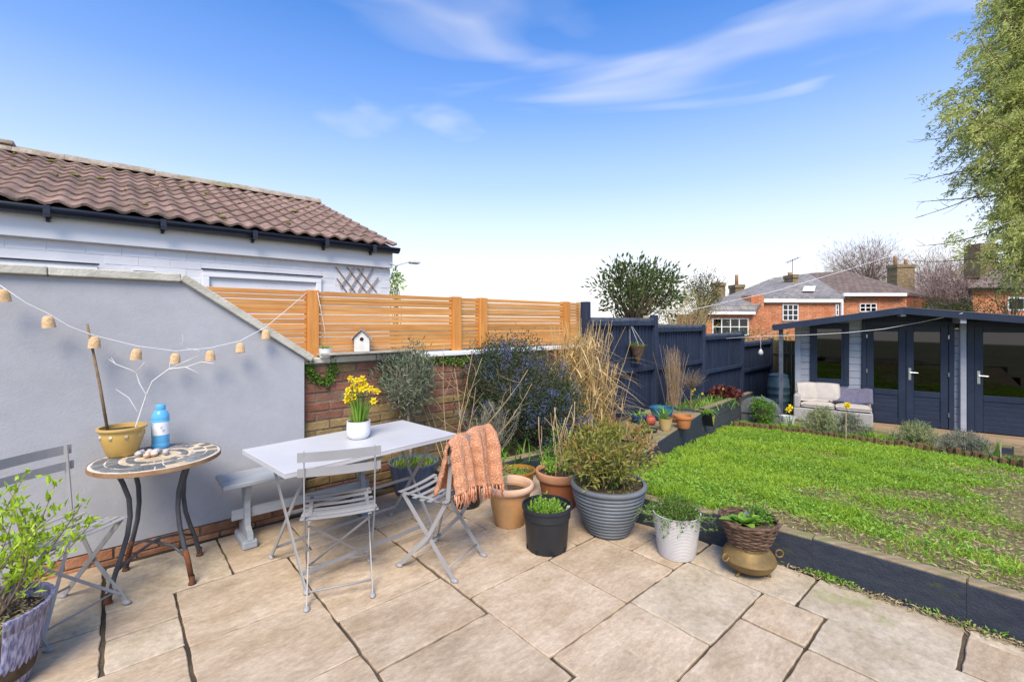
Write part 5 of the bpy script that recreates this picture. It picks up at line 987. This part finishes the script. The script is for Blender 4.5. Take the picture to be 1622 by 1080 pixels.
lo_ = bush(ce, (0, 0, 0), (c0[0]+.35, c0[1]-.1, c0[2]-.32), (.42, .3, .3), 70, 45, .06, .026, .010, LM['ceanothus'], None, shell=.4, name='lower_foliage'); bush(ce, (0, 0, 0), (c0[0]+.4, c0[1]-.12, c0[2]-.28), (.42, .3, .3), 40, 22, .022, .013, .009, LM['blueflower'], None, shell=.8, name='blossom')
def grassclump(name, label, x, y, z, n, h, spread, wl_=.010, lm='straw', nleaf=120, plumes=True):
    o = T(name, label, 'ornamental grass', x, y, z); s_ = MB()
    for k in range(n):
        e = rng.normal(size=2)*spread*.45; p0 = rng.normal(size=2)*spread*.28; stem(s_, (*p0, 0), (*(p0+e), h*random.uniform(.6, 1.05)), .0035, .0018, .03, 5, 4, t=random.random())
    s_.build('stalks', LM[lm], o)
    m = MB(); P = np.stack([rng.normal(0, spread*.4, nleaf), rng.normal(0, spread*.4, nleaf), rng.uniform(.1, h*.85, nleaf)], -1); m.blades(P, dirs(nleaf, 1.1), rng.uniform(.18, .5, nleaf), wl_, rng.uniform(.5, 1.1, nleaf), seg=5); m.build('dry_leaves', LM[lm], o); return o
x, y, _ = wl(2.95, .30); gc = grassclump('miscanthus', 'tall clump of dry straw coloured miscanthus grass in front of the cedar fence end', x, y, .16, 230, 1.32, .42, .014, nleaf=620)
x, y, _ = wl(3.35, .35); grassclump('miscanthus', 'shorter leaning tuft of dry grass beside the first navy fence post', x, y, .16, 70, .85, .26, .011, nleaf=120)
m = MB(); n = 150; P = np.stack([rng.normal(0, .38, n), rng.normal(-.1, .14, n), np.zeros(n)], -1); x, y, _ = wl(2.75, .42); bl = T('bulb_foliage', 'green strap leaves of spring bulbs under the dry grass', 'plant', x, y, .16, TH); m.blades(P, dirs(n, 2.2), rng.uniform(.16, .34, n), .014, .35); m.build('leaves', LM['green'], bl)
tl = T('tulip', 'single red tulip by the dry grass', 'flower', *G(950, 682, .17)[:2], .16); s_ = MB(); stem(s_, (0, 0, 0), (0, 0, .30), .004, .003, .02); s_.build('stalk', LM['green'], tl)
MB().lathe([(.006, .295), (.02, .31), (.024, .33), (.018, .352), (.008, .36)], 9, cap1=True).build('petals', mat('tulip_red', (.62, .13, .10), (.75, .25, .18), rough=.5), tl, smooth=True)
x, y, _ = wl(1.62, .33); ro = T('grey_shrub', 'upright grey green rosemary like shrub behind the terracotta pots', 'shrub', x, y, .16); s_ = MB(); lv = MB()
for k in range(34):
    q = (random.gauss(0, .14), random.gauss(0, .1), random.uniform(.3, .58)); P = stem(s_, (random.gauss(0, .03), random.gauss(0, .03), 0), q, .005, .003, .15, 9)
    for j in range(3, 9): nn = 22; lv.leaves(P[j]+rng.normal(size=(nn, 3))*.014, rng.normal(size=(nn, 3))*.6+[0, 0, .9], rng.uniform(.018, .03, nn), .005)
s_.build('stems', K['greybark'], ro, smooth=True); lv.build('foliage', LM['rosemary'], ro)
n = 90; MB().blades(np.stack([rng.normal(.35, .25, n), rng.normal(.05, .1, n), np.zeros(n)], -1), dirs(n, 2), rng.uniform(.15, .3, n), .013, .5).build('strap_leaves', LM['green'], ro)
x, y, _ = wl(1.25, .22); tw = T('bare_shrub', 'thin leafless brown twiggy shrub in front of the brick wall', 'shrub', x, y, .16); s_ = MB()
for k in range(9):
    P = stem(s_, (random.gauss(0, .05), random.gauss(0, .03), 0), (random.gauss(0, .26), random.gauss(0, .1), random.uniform(.6, 1.15)), .006, .002, .1, 8)
    for j in (3, 4, 5, 6): stem(s_, P[j], P[j]+[random.gauss(0, .12), random.gauss(0, .06), random.uniform(.06, .22)], .0025, .001, .2)
s_.build('twigs', K['tanstem'], tw, smooth=True)
# ivy on the wall
def ivy(label, pts, n, sp, sz):
    o = wthing('ivy', label, 'ivy', 0, 0, 0); P = []
    for (u, v) in pts: a, z = PL(u, v, -.04); P.append((a, .05, z))
    P = np.array(P); k = rng.integers(0, len(P)-1, n); q = rng.random((n, 1)); c = P[k]+(P[k+1]-P[k])*q+rng.normal(size=(n, 3))*[sp, .012, sp*.8]; c[:, 1] = np.minimum(c[:, 1], .052)
    s_ = MB(); s_.tube(P, .004, 5); s_.build('vine', K['bark'], o); MB().leaves(c, dirs(n, -.2)+[0, -.4, 0], rng.uniform(.7, 1.2, n)*sz, rng.uniform(.7, 1.2, n)*sz*.85, nrm=np.tile([0, -1., .3], (n, 1))).build('leaves', LM['ivy'], o)
ivy('ivy growing in a loop on the brick wall beside the rendered wall', [(488, 570), (490, 588), (500, 600), (514, 606), (524, 596), (528, 580), (527, 566)], 420, .02, .028)
ivy('ivy trailing along the top of the brick wall behind the olive tree', [(655, 566), (680, 568), (705, 570), (730, 572), (742, 564)], 420, .03, .026)
# ================================================================ things on the raised planks and in the planter
zq = zP+.001
def onp(u, v, z=zq): x, y, _ = G(u, v, z); return x, y, z
K['teal'] = mat('teal_glaze', (.02, .14, .26), (.04, .20, .34), rough=.3); K['cobalt'] = mat('cobalt_glaze', (.015, .04, .20), (.03, .07, .28), rough=.3); K['redpot'] = mat('red_pot', (.45, .09, .06), (.55, .15, .10), rough=.6); K['tanpot'] = mat('tan_pot', (.40, .27, .10), (.50, .36, .16), rough=.7); K['orangepot'] = mat('orange_clay', (.52, .17, .05), (.60, .24, .09), rough=.75)
x, y, z = onp(1054, 681); p = T('potted_plant', 'small tan clay pot with upright green strap leaves on the planks', 'potted plant', x, y, z); pot(p, [(.052, 0), (.06, .02), (.075, .10), (.078, .13), (.08, .14)], .125, K['tanpot'], .008, 28)
n = 26; MB().blades(rng.normal(0, .02, (n, 3))*[1, 1, 0]+[0, 0, .12], dirs(n, 3.2), rng.uniform(.16, .27, n), .018, .25).build('leaves', LM['fresh'], p)
x, y, z = onp(1083, 678); p = T('clay_pot', 'ribbed orange clay pot with wide rim on the planks', 'pot', x, y, z); pot(p, [(.062, 0), (.07, .01), (.088, .115), (.089, .12), (.103, .122), (.105, .15), (.1, .153)], .12, K['orangepot'], .01, 32, wob=lambda i, a: np.where(i < 3, .003*np.sin(a*16), 0))
x, y, z = onp(1031, 672); p = T('red_jar', 'small rounded red jar beside the blue bowl', 'pot', x, y, z); pot(p, [(.04, 0), (.055, .02), (.06, .05), (.05, .085), (.04, .095), (.044, .105)], .07, K['redpot'], .006, 24)
x, y, z = onp(1048, 664); p = T('teal_bowl', 'wide teal glazed bowl behind the tan pot', 'pot', x, y, z); pot(p, [(.09, 0), (.11, .02), (.145, .12), (.15, .15), (.152, .16)], .12, K['teal'], .012, 32)
x, y, z = onp(1014, 668); p = T('blue_trough', 'cobalt blue glazed bowl with drooping snowdrop leaves', 'pot', x, y, z); pot(p, [(.08, 0), (.1, .02), (.118, .075), (.12, .085)], .065, K['cobalt'], .01, 28)
n = 34; MB().blades(rng.normal(0, .05, (n, 3))*[1, 1, 0]+[0, 0, .06], dirs(n, 1.4), rng.uniform(.1, .2, n), .014, .7).build('leaves', LM['fresh'], p)
x, y, z = onp(1026, 683); p = T('wire_tray', 'round black rimmed tray of moss lying on the planks', 'tray', x, y, z); MB().lathe([(.06, 0), (.1, .012), (.115, .03), (.11, .03), (.09, .014)], 28).build('tray', K['blackplastic'], p, smooth=True); MB().lathe([(.0, .024), (.06, .022), (.1, .018)], 20, cap0=False).build('moss', K['moss'], p, smooth=True)
x, y, z = onp(1070, 667); p = T('clay_saucer_pot', 'shallow brown clay pan behind the orange pot', 'pot', x, y, z); pot(p, [(.06, 0), (.08, .01), (.1, .06), (.104, .07)], .055, K['terra2'], .008, 26)
# hanging wedge planter on the box corner
hx, hy = P2[0]-n23[0]*.012+d23[0]*.06, P2[1]-n23[1]*.012+d23[1]*.06
wp_ = thing('wedge_planter', 'black and yellow wedge shaped hanging planter hooked on the planter box corner', 'planter', (hx, hy, zt2-.32), math.atan2(d23[1], d23[0])); K['yellowpaint'] = mat('yellow_paint', (.42, .36, .05), (.5, .42, .08), rough=.6)
MB().prism([(-.10, .30), (.10, .30), (.0, .10)], -.13, -.004, axis=1).build('wedge', K['blackplastic'], wp_); MB().prism([(-.07, .245), (.07, .245), (.0, .12)], -.136, -.1305, axis=1).build('yellow_front', K['yellowpaint'], wp_)
MB().box(-.02, .02, -.01, .06, .3005, .34).build('hook', K['blackplastic'], wp_)
n = 140; MB().blades(np.stack([rng.uniform(-.09, .09, n), rng.uniform(-.12, -.02, n), np.full(n, .30)], -1), dirs(n, 1.4), rng.uniform(.06, .16, n), .006, .9, seg=4).build('trailing_grass', LM['fresh'], wp_)
# planter box plants
def onbox(s_, o_, dz=-.05): return (P2[0]+d23[0]*s_+n23[0]*o_, P2[1]+d23[1]*s_+n23[1]*o_, lerp(zt2, zt3, s_/L23)+dz)
x, y, z = onbox(.35, .48); grassclump('tall_dry_grass', 'tall thin brown feather grass in the grey planter box', x, y, z-.01, 80, .95, .2, .005, 'tallgrass', 40)
x, y, z = onbox(.75, .35); p = T('bare_standard', 'leafless twiggy round headed little standard tree in the planter box', 'shrub', x, y, z-.01); s_ = MB(); s_.tube([(0, 0, 0), (.01, 0, .3)], [.011, .009], 7)
for k in range(120):
    d = unit(rng.normal(size=3)); stem(s_, (.01, 0, .3+.05*random.random()), np.array((.01, 0, .48))+d*rng.uniform(.12, .25)*[1.15, 1, .8], .003, .001, .15, 4, 4)
s_.build('twigs', K['bark'], p)
def tuft(label, s_, o_, n, h, w_, lm, spread=.14, name='spring_bulbs', fl=0, bend=.4):
    x, y, z = onbox(s_, o_); q = T(name, label, 'plant', x, y, z-.01); MB().blades(np.stack([rng.normal(0, spread, n), rng.normal(0, spread*.7, n), np.zeros(n)], -1), dirs(n, 1.9), rng.uniform(.6, 1.2, n)*h, w_, bend).build('leaves', LM[lm], q)
    if fl: flowers(q, [(random.gauss(0, spread), random.gauss(0, spread*.7), h*random.uniform(.95, 1.3)) for _ in range(fl)], (0, 0, 0), .9)
    return q
tuft('loose tuft of long green leaves spilling over the planter box end', .15, .3, 130, .26, .012, 'green', .13, bend=.9); tuft('green bulb leaves in the middle of the planter box', .9, .25, 150, .2, .012, 'fresh', .18, fl=3); tuft('fresh green leaves with pale flowers towards the far planter end', 1.7, .22, 170, .2, .012, 'green', .24, fl=2)
x, y, z = onbox(2.45, .2); p = T('heuchera', 'dark red leaved heuchera at the far end of the planter box', 'plant', x, y, z); bush(p, (0, 0, 0), (0, 0, .1), (.26, .17, .1), 40, 16, .03, .07, .06, LM['heuchera'], K['bark'], .003)
# hanging cone basket on the first navy panel
bx_ = (F0[0]+fdir[0]*1.12+.712*.13, F0[1]+fdir[1]*1.12-.702*.13); zc = CH-(546-HZ)/F*bx_[1]; hb_ = T('hanging_basket', 'cone shaped wicker hanging basket on the navy fence', 'basket', bx_[0], bx_[1], zc-.3)
MB().lathe([(.006, .0), (.03, .06), (.075, .17), (.115, .285), (.12, .3), (.11, .295)], 24, wob=lambda i, a: .004*np.sin(a*12+i*3)).build('cone', K['basket'], hb_, smooth=True)
n = 160; MB().blades(np.stack([rng.normal(0, .05, n), rng.normal(0, .05, n), np.full(n, .28)], -1), dirs(n, 1.6), rng.uniform(.06, .14, n), .006, .5).build('plants', LM['green'], hb_)
s_ = MB(); top = np.array((-.09, .09, .62))
for a in (.4, 2.5, 4.6): s_.tube([(.115*math.cos(a), .115*math.sin(a), .295), tuple(top)], .0022, 4)
s_.build('hanger', K['cord'], hb_); MB().box(-.10, -.08, .06, .135, .61, .63).build('bracket', K['gutter'], hb_)
# ================================================================ by the summerhouse
def sl(s_, y, z=0.): return (SX+sdx[0]*s_+sdy[0]*y, SY+sdx[1]*s_+sdy[1]*y, SZB+z)
K['rattan'] = mat('pale_rattan', (.34, .315, .29), (.45, .42, .39), rough=.8, scale=40, stretch=(1, 1, 3), bump=.6, bscale=60); K['cushion'] = mat('cream_cushion', (.43, .385, .34), (.50, .455, .41), rough=.95, scale=6, bump=.1); K['purplethrow'] = mat('plum_throw', (.10, .095, .14), (.15, .14, .20), rough=1, scale=30, bump=.4)
s0, s1 = SU(1257, -.75), SU(1383, -.75); Ls = s1-s0; x, y, z = sl(s0, -.05, -.005); so_ = thing('rattan_sofa', 'pale rattan garden sofa in front of the summerhouse window', 'sofa', (x, y, z), SA)
MB().box(0, Ls, -.70, -.05, .02, .26, .012).build('base', K['rattan'], so_); MB().box(0, Ls, -.14, -.03, .261, .52, .02).build('backrest', K['rattan'], so_); MB().box(0, .1, -.70, -.141, .261, .5, .02).build('armrest', K['rattan'], so_)
def cush(name, label, lx, ly, lz, w_, d_, h_, rot, mt_, grp=None):
    m = MB(); n = 10; V = []; Fc = []
    for sgn in (1, -1):
        for i in range(n+1):
            for j in range(n+1): u_, v_ = i/n*2-1, j/n*2-1; e = (1-abs(u_)**3)*(1-abs(v_)**3); V.append((u_*w_/2*(1-.05*v_*v_), v_*d_/2*(1-.05*u_*u_), sgn*(h_/2)*(.25+.75*e**.5)))
    q = (n+1)**2
    for s__ in (0, 1):
        for i in range(n):
            for j in range(n): a = s__*q+i*(n+1)+j; f = (a, a+n+1, a+n+2, a+1); Fc.append(f if s__ == 0 else f[::-1])
    ed = [i*(n+1) for i in range(n+1)]+[n*(n+1)+j for j in range(1, n+1)]+[i*(n+1)+n for i in range(n-1, -1, -1)]+[j for j in range(n-1, 0, -1)]
    for k in range(len(ed)): a, b = ed[k], ed[(k+1) % len(ed)]; Fc.append((a, b, q+b, q+a))
    o = m.add(V, Fc).build(name, mt_, None, smooth=True); o.matrix_world = so_.matrix_basis@Matrix.Translation((lx, ly, lz))@Matrix.Rotation(rot[2], 4, 'Z')@Matrix.Rotation(rot[0], 4, 'X')@Matrix.Rotation(rot[1], 4, 'Y'); tag(o, label, 'cushion', grp); return o
cush('seat_cushion', 'cream seat cushion on the left half of the rattan sofa', .10+(Ls-.1)*.25, -.42, .305, (Ls-.1)/2-.01, .55, .11, (0, 0, 0), K['cushion'], 'sofa cushions'); cush('seat_cushion', 'cream seat cushion on the sofa under the plum throw', .10+(Ls-.1)*.75, -.42, .305, (Ls-.1)/2-.01, .55, .11, (0, 0, 0), K['cushion'], 'sofa cushions')
cush('scatter_cushion', 'plump cream square cushion against the sofa arm', .2, -.32, .53, .38, .36, .15, (R(75), 0, R(35)), K['cushion'], 'sofa cushions'); cush('scatter_cushion', 'cream back cushion leaning on the sofa backrest', .50, -.22, .53, .44, .36, .13, (R(74), 0, R(3)), K['cushion'], 'sofa cushions')
m = MB(); V = []; nn = 14
for i in range(nn+1):
    xx = Ls*.46+(Ls*.56)*i/nn; w2 = .008*math.sin(i*1.7)
    for (yy, zz_) in ((-.30, .375), (-.27, .42), (-.19, .52), (-.15, .60), (-.085, .625), (-.02, .605), (-.015, .45)): V.append((xx, yy+w2, zz_+w2*.6+.012*math.sin(i*.6)))
o = m.add(V, [(i*7+k, (i+1)*7+k, (i+1)*7+k+1, i*7+k+1) for i in range(nn) for k in range(6)]).build('sofa_throw', K['purplethrow'], None, smooth=True); o.matrix_world = so_.matrix_basis; tag(o, 'plum grey throw spread over the sofa backrest', 'throw'); md = o.modifiers.new('thick', 'SOLIDIFY'); md.thickness = .02
# water butt, curved chest, pots
K['buttgreen'] = mat('butt_plastic', (.02, .045, .065), (.035, .065, .085), rough=.45); xb, yb_ = (1233-CX)/F*9.3, 9.3
wb = T('water_butt', 'dark blue green ribbed plastic water butt under the summerhouse eave', 'water butt', xb, yb_, SZB-.25); pr = [(.17, 0), (.185, .02)]
for k in range(6): z = .12+k*.14; pr += [(.198, z-.05), (.205, z-.04), (.205, z), (.198, z+.01)]
pr += [(.19, .95), (.17, 1.0), (.16, 1.02)]; MB().lathe(pr, 28, cap1=True).build('barrel', K['buttgreen'], wb, auto=40); MB().lathe([(.175, 1.0), (.18, 1.03), (.12, 1.06), (.05, 1.07)], 28, cap0=True, cap1=True).build('lid', K['buttgreen'], wb, auto=40); MB().tube([(0, -.2, .2), (0, -.24, .2), (0, -.245, .17)], .012, 7).build('tap', K['blackplastic'], wb)
K['chest'] = mat('grey_chest', (.11, .115, .13), (.17, .175, .19), rough=.6, scale=3); gx, gy = (1200-CX)/F*8.8, 8.8; gb = T('storage_chest', 'grey garden chest with curved lid beyond the planter box', 'chest', gx, gy, SZB-.25, SA)
MB().box(-.35, .35, -.2, .25, 0, .38, .01).build('body', K['chest'], gb); A = np.linspace(0, math.pi, 13); MB().prism([(.37*math.cos(a), .381+.26*math.sin(a)) for a in A], -.22, .27, axis=1).build('lid', K['chest'], gb, auto=40)
def lpos(u, v, dz=0.): x, y, z = GL(u, v, dz); return x, y, z
x, y, z = lpos(1210, 672); p = T('border_shrub', 'small glossy green leafy shrub beside the planter box end', 'shrub', x, y, z); bush(p, (0, 0, 0), (0, 0, .27), (.2, .18, .24), 60, 22, .035, .045, .022, LM['green'], K['bark'], .005)
def shortpot(label, u, v, Y, zb, r, h, mt_): p = T('planter_pot', label, 'pot', (u-CX)/F*Y, Y, zb); pot(p, [(r*.75, 0), (r*.82, .01), (r, h-.02), (r*1.04, h-.01), (r*1.04, h)], h-.03, mt_, .012, 28); return p
shortpot('pale blue grey pot behind the small glossy shrub', 1226, 640, 8.6, SZB-.2, .15, .3, K['chest']); shortpot('round white pot at the sofa end by the daffodil', 1247, 640, 8.55, SZB-.1, .13, .2, K['ceramic'])
def lav(label, u, v, rx, rz_, n, lm='lavender'):
    x, y, z = lpos(u, v); p = T('lavender_bush', label, 'shrub', x, y, z-.02, 0, 'lavender bushes along the border'); s_ = MB(); lv = MB()
    for k in range(n):
        e = rng.normal(size=2)*[rx*.5, rx*.4]; h = rz_*(1-.5*min(1, (np.linalg.norm(e)/rx)**2))*random.uniform(.75, 1.1); P = stem(s_, (e[0]*.25, e[1]*.25, 0), (e[0], e[1], h), .004, .0025, .12, 6, 4)
        for j in (2, 3, 4, 5): nn = 16; lv.leaves(P[j]+rng.normal(size=(nn, 3))*.02, rng.normal(size=(nn, 3))*.6+[0, 0, .9], rng.uniform(.03, .06, nn), .007)
    s_.build('stems', K['greybark'], p); lv.build('foliage', LM[lm], p)
lav('wide grey green lavender bush in front of the sofa', 1303, 688, .34, .42, 110); lav('browner lavender bush beside the wide one near the sofa end', 1345, 692, .24, .38, 70, 'rosemary'); lav('rounded lavender bush below the glazed double doors', 1452, 706, .32, .34, 90); lav('sparse twiggy lavender bush below the cabin corner post', 1528, 722, .30, .32, 80, 'rosemary')
def daff(label, u, v, n, fl, h=.3):
    x, y, z = lpos(u, v); p = T('daffodil', label, 'flower', x, y, z-.01); MB().blades(rng.normal(0, .035, (n, 3))*[1, 1, 0], dirs(n, 3), rng.uniform(.7, 1.05, n)*h, .014, .12).build('leaves', LM['green'], p)
    if fl: flowers(p, [(random.gauss(0, .04), -.03, h*1.1+random.uniform(-.02, .04)) for _ in range(fl)], (0, 0, 0), 2.3)
daff('yellow daffodil by the round white pot', 1251, 681, 14, 2, .34); daff('two yellow daffodils standing among the lavender by the sofa', 1336, 690, 12, 2, .46); daff('leafy daffodil clump without flowers right of the sofa end', 1378, 699, 16, 0, .3); daff('daffodil leaves in front of the deck sleeper joint', 1416, 703, 14, 0, .32); daff('spiky green leaves near the deck end post', 1575, 731, 14, 0, .36)
x, y, z = lpos(1340, 706); cn = T('garden_cane', 'thin upright tan cane in the lavender border by the sofa', 'cane', x, y, z-.03); MB().tube([(0, 0, 0), (.0, .0, .5)], .006, 6).build('cane', K['tanstem'], cn); x, y, z = lpos(1585, 735); cn = T('garden_cane', 'thin upright cane near the deck end post', 'cane', x, y, z-.03); MB().tube([(0, 0, 0), (.0, .0, .34)], .006, 6).build('cane', K['tanstem'], cn)
m = MB(); n = 700; P = []
for k in range(n): q = random.random(); i = int(q*3.99); a = np.array(bs[i][:2])+(np.array(bs[i+1][:2])-np.array(bs[i][:2]))*random.random(); a = a+np.array(sdy)*random.uniform(.05, .45); P.append((a[0], a[1], lawn_z(*a)+.05))
tag(MB().leaves(np.array(P), dirs(n, .8), rng.uniform(.03, .07, n), .02).build('border_weeds', LM['green']), 'low green weeds between the lavender bushes', 'weeds', kind='stuff')
# lines strung across the garden
def line(label, pts, r=.004):
    P = [PY(*p) for p in pts]; o = tag(MB().tube(P, r, 5).build('washing_line', K['cord'], None, smooth=True), label, 'washing line')
yL = SY+sdy[1]*yF+sdx[1]*SU(1525, yF)-.03; pf = (F0[0]+fdir[0]*1.85, F0[1]+fdir[1]*1.85)
line('white washing line sagging from the navy fence post up to the leafy tree', [(1036, 492, pf[1]), (1100, 490, 8.0), (1225, 462, 8.6), (1340, 428, 9.3), (1440, 396, 10), (1540, 370, 10.6), (1640, 340, 11.4)], .0045)
line('cord looped across the front of the summerhouse roof', [(1150, 536, 9.0), (1215, 532, 8.75), (1270, 531, 8.5), (1340, 527, 8.2), (1400, 521, 7.95), (1460, 510, 7.8), (1525, 496, yL)], .004)
ln = T('hanging_lantern', 'clear glass bulb lantern hanging on the last navy fence panel', 'lantern', (1205-CX)/F*10.2, 10.2, CH-(563-HZ)/F*10.2); MB().lathe([(.02, .0), (.05, .03), (.055, .07), (.03, .12), (.02, .14)], 14, cap1=True).build('bulb', K['ceramic'], ln, smooth=True); MB().tube([(0, 0, .14), (0, 0, .42)], .004, 5).build('cord', K['cord'], ln)
# ================================================================ trees
def tree(name, label, base, zg, trunk_h, r0, c, rad, ncl, per, cr, L, W, lm, sm, shell=.45, up=.3, droop=0., bow=.12, grp=None, cat='tree'):
    o = thing(name, label, cat, (base[0], base[1], zg), 0, grp); c = np.array(c)-[base[0], base[1], zg]; s_ = MB(); s_.tube([(0, 0, 0), (c[0]*.15, c[1]*.15, trunk_h*.5), (c[0]*.5, c[1]*.5, trunk_h)], [r0, r0*.85, r0*.65], 9); top = np.array((c[0]*.5, c[1]*.5, trunk_h))
    d = rng.normal(size=(ncl, 3)); d /= np.linalg.norm(d, axis=1)[:, None]; C = c+d*np.array(rad)*(shell+(1-shell)*rng.random((ncl, 1))**.6)
    for q in C[:min(ncl, 90)]: stem(s_, top+(c-top)*rng.uniform(0, .4), q, r0*.28, r0*.05, bow, 6)
    s_.build('trunk', sm, o, smooth=True); n = ncl*per; ci = np.repeat(np.arange(ncl), per); off = rng.normal(size=(n, 3))*cr; off[:, 2] -= np.abs(rng.normal(size=n))*droop*cr*2; P = C[ci]+off
    D = off*1.2/cr*.5+(P-c)/np.array(rad)*.5+rng.normal(size=(n, 3))*.5+[0, 0, up-droop*1.5]; m = MB(); m.leaves(P, D, rng.uniform(.6, 1.3, n)*L, rng.uniform(.7, 1.2, n)*W); m.build('crown', lm, o); return o
def at(u, v, Y): return tuple(PY(u, v, Y))
c = at(1003, 458, 10.5); tree('evergreen_tree', 'glossy dark evergreen tree showing above the first navy fence panel', (c[0], 10.5), -1.3, 2.6, .09, c, (.95, .8, .6), 75, 38, .13, .13, .045, LM['evergreen'], K['bark'], .35, .6)
c = at(1085, 490, 11.5); tree('yellow_shrub', 'loose yellowish twiggy shrub behind the second navy panel', (c[0], 11.5), -1.3, 1.6, .05, c, (.75, .6, .55), 80, 26, .16, .09, .014, LM['yellowshrub'], K['tanstem'], .3, .5, cat='shrub')
c = at(1112, 462, 24); tree('conifer', 'small brown green conifer left of the brick house chimneys', (c[0], 24), -1.3, 2.2, .1, c, (.95, .8, .85), 60, 40, .2, .14, .04, LM['conifer'], K['bark'], .3, .5)
c = at(1205, 552, 14); tree('hedge_shrub', 'green hedge shrub between the fence end and the brick house', (c[0], 14), -1.3, 1.2, .06, c, (1.5, .7, .5), 70, 34, .16, .08, .03, LM['ivy'], K['bark'], .3, .5, cat='shrub')
for (u, v, Y, rx, rz_, lab) in ((1375, 425, 48, 4.2, 2.2, 'bare pinkish brown winter tree behind the brown hipped roof'), (1490, 452, 44, 3.6, 2.6, 'bare reddish winter tree between the two brick houses'), (1525, 470, 34, 2.6, 2.0, 'brown leafless tree beside the tiled house')):
    c = at(u, v, Y); tree('bare_tree', lab, (c[0], Y), -1.3, c[2]+1.3-rz_*.8, .22, c, (rx, 2.5, rz_), 150, 46, .55, .75, .03, LM['pinktwig'], K['bark'], .25, .5)
c = at(1500, 492, 17); tree('green_shrub', 'green shrub showing over the summerhouse roof by the tiled house', (c[0], 17), -1.3, 2, .06, c, (1.6, .8, .45), 50, 34, .18, .09, .03, LM['ivy'], K['bark'], .3, .5, cat='shrub'); c = at(1600, 470, 16); tree('green_shrub', 'leafy shrub growing in front of the tiled house wall', (c[0], 16), -1.3, 2, .06, c, (1.0, .8, .8), 44, 30, .18, .09, .03, LM['ivy'], K['bark'], .3, .5, cat='shrub')
for (u, v, Y, w_) in ((624, 450, 5.6, .1),):
    c = at(u, v, Y); tree('corner_shrub', 'yellow green shrub peeping past the outbuilding corner', (c[0], Y), -1.3, 2.4, .03, c, (.11, .12, .2), 16, 14, .03, .05, .025, LM['lime'], K['bark'], .3, .5, cat='shrub')
# the big feathery tree at the right
Yt = 12.5; bt_ = thing('feathery_tree', 'tall feathery light green tree overhanging the summerhouse', 'tree', ((1690-CX)/F*Yt, Yt+.5, -1.3)); B0 = np.array(bt_.location); s_ = MB(); tw_ = MB(); lv = MB(); tips = []
tr_ = [np.array((0, 0, 0)), np.array((-.1, 0, 3)), np.array((.1, 0, 6)), np.array((-.1, 0, 9.5)), np.array((.2, 0, 12.5))]; s_.tube(tr_, [.3, .26, .2, .13, .06], 10)
edge = [(1620, -30), (1560, 20), (1535, 70), (1530, 110), (1500, 150), (1478, 170), (1485, 205), (1540, 200), (1500, 255), (1495, 275), (1510, 310), (1505, 340), (1520, 375), (1545, 400), (1590, 420)]
for k in range(290):
    e = edge[random.randrange(len(edge))]; u_ = e[0]+random.uniform(0, 1)**.8*(1790-e[0]); v_ = e[1]+random.uniform(-18, 18)
    if u_ > 1560: v_ = random.uniform(-120, 385)
    tip_ = PY(u_, v_, Yt+random.uniform(-2.0, 2.4))-B0; h = np.clip(tip_[2]-random.uniform(.2, 1.6), 2.2, 12); q0 = np.array((0, 0, h)); P = stem(s_ if k < 70 else tw_, q0, tip_, .04, .007, .07, 9)
    tips.append((P, tip_))
for P, tip_ in tips:
    for j in range(3, 9):
        for _ in range(3):
            n = 34; d = unit(np.array((tip_[0], tip_[1]*.5, 0))+rng.normal(size=3)*.6); c0 = P[j]+rng.normal(size=3)*.13; ln_ = rng.uniform(.35, .75); q = rng.random((n, 1)); pts = c0+d*ln_*q+np.array((0, 0, -.45*ln_))*q*q*1.4+rng.normal(size=(n, 3))*.045
            lv.leaves(pts, d+rng.normal(size=(n, 3))*.55+[0, 0, -.55], rng.uniform(.07, .15, n), rng.uniform(.022, .042, n), t=np.clip(rng.normal(.5+.35*math.sin(j*3.1+tip_[2]*2), .22, n), 0, 1))
for (u0, v0, u1, v1) in ((1530, 200, 1446, 222), (1500, 265, 1445, 290), (1510, 300, 1450, 345), (1520, 310, 1452, 320), (1500, 370, 1450, 390), (1540, 400, 1430, 412), (1580, 430, 1545, 425), (1600, 380, 1500, 440)):
    P = stem(tw_, PY(u0+60, v0, Yt)-B0, PY(u1, v1, Yt-.3)-B0, .022, .004, .06, 8)
    for j in (3, 4, 5, 6): stem(tw_, P[j], P[j]+[random.uniform(-.5, -.1), random.uniform(-.2, .2), random.uniform(-.3, .2)], .007, .003, .15)
s_.build('trunk', K['bark'], bt_, smooth=True); tw_.build('branches', K['bark'], bt_, smooth=True); lv.build('crown', LM['willow'], bt_)
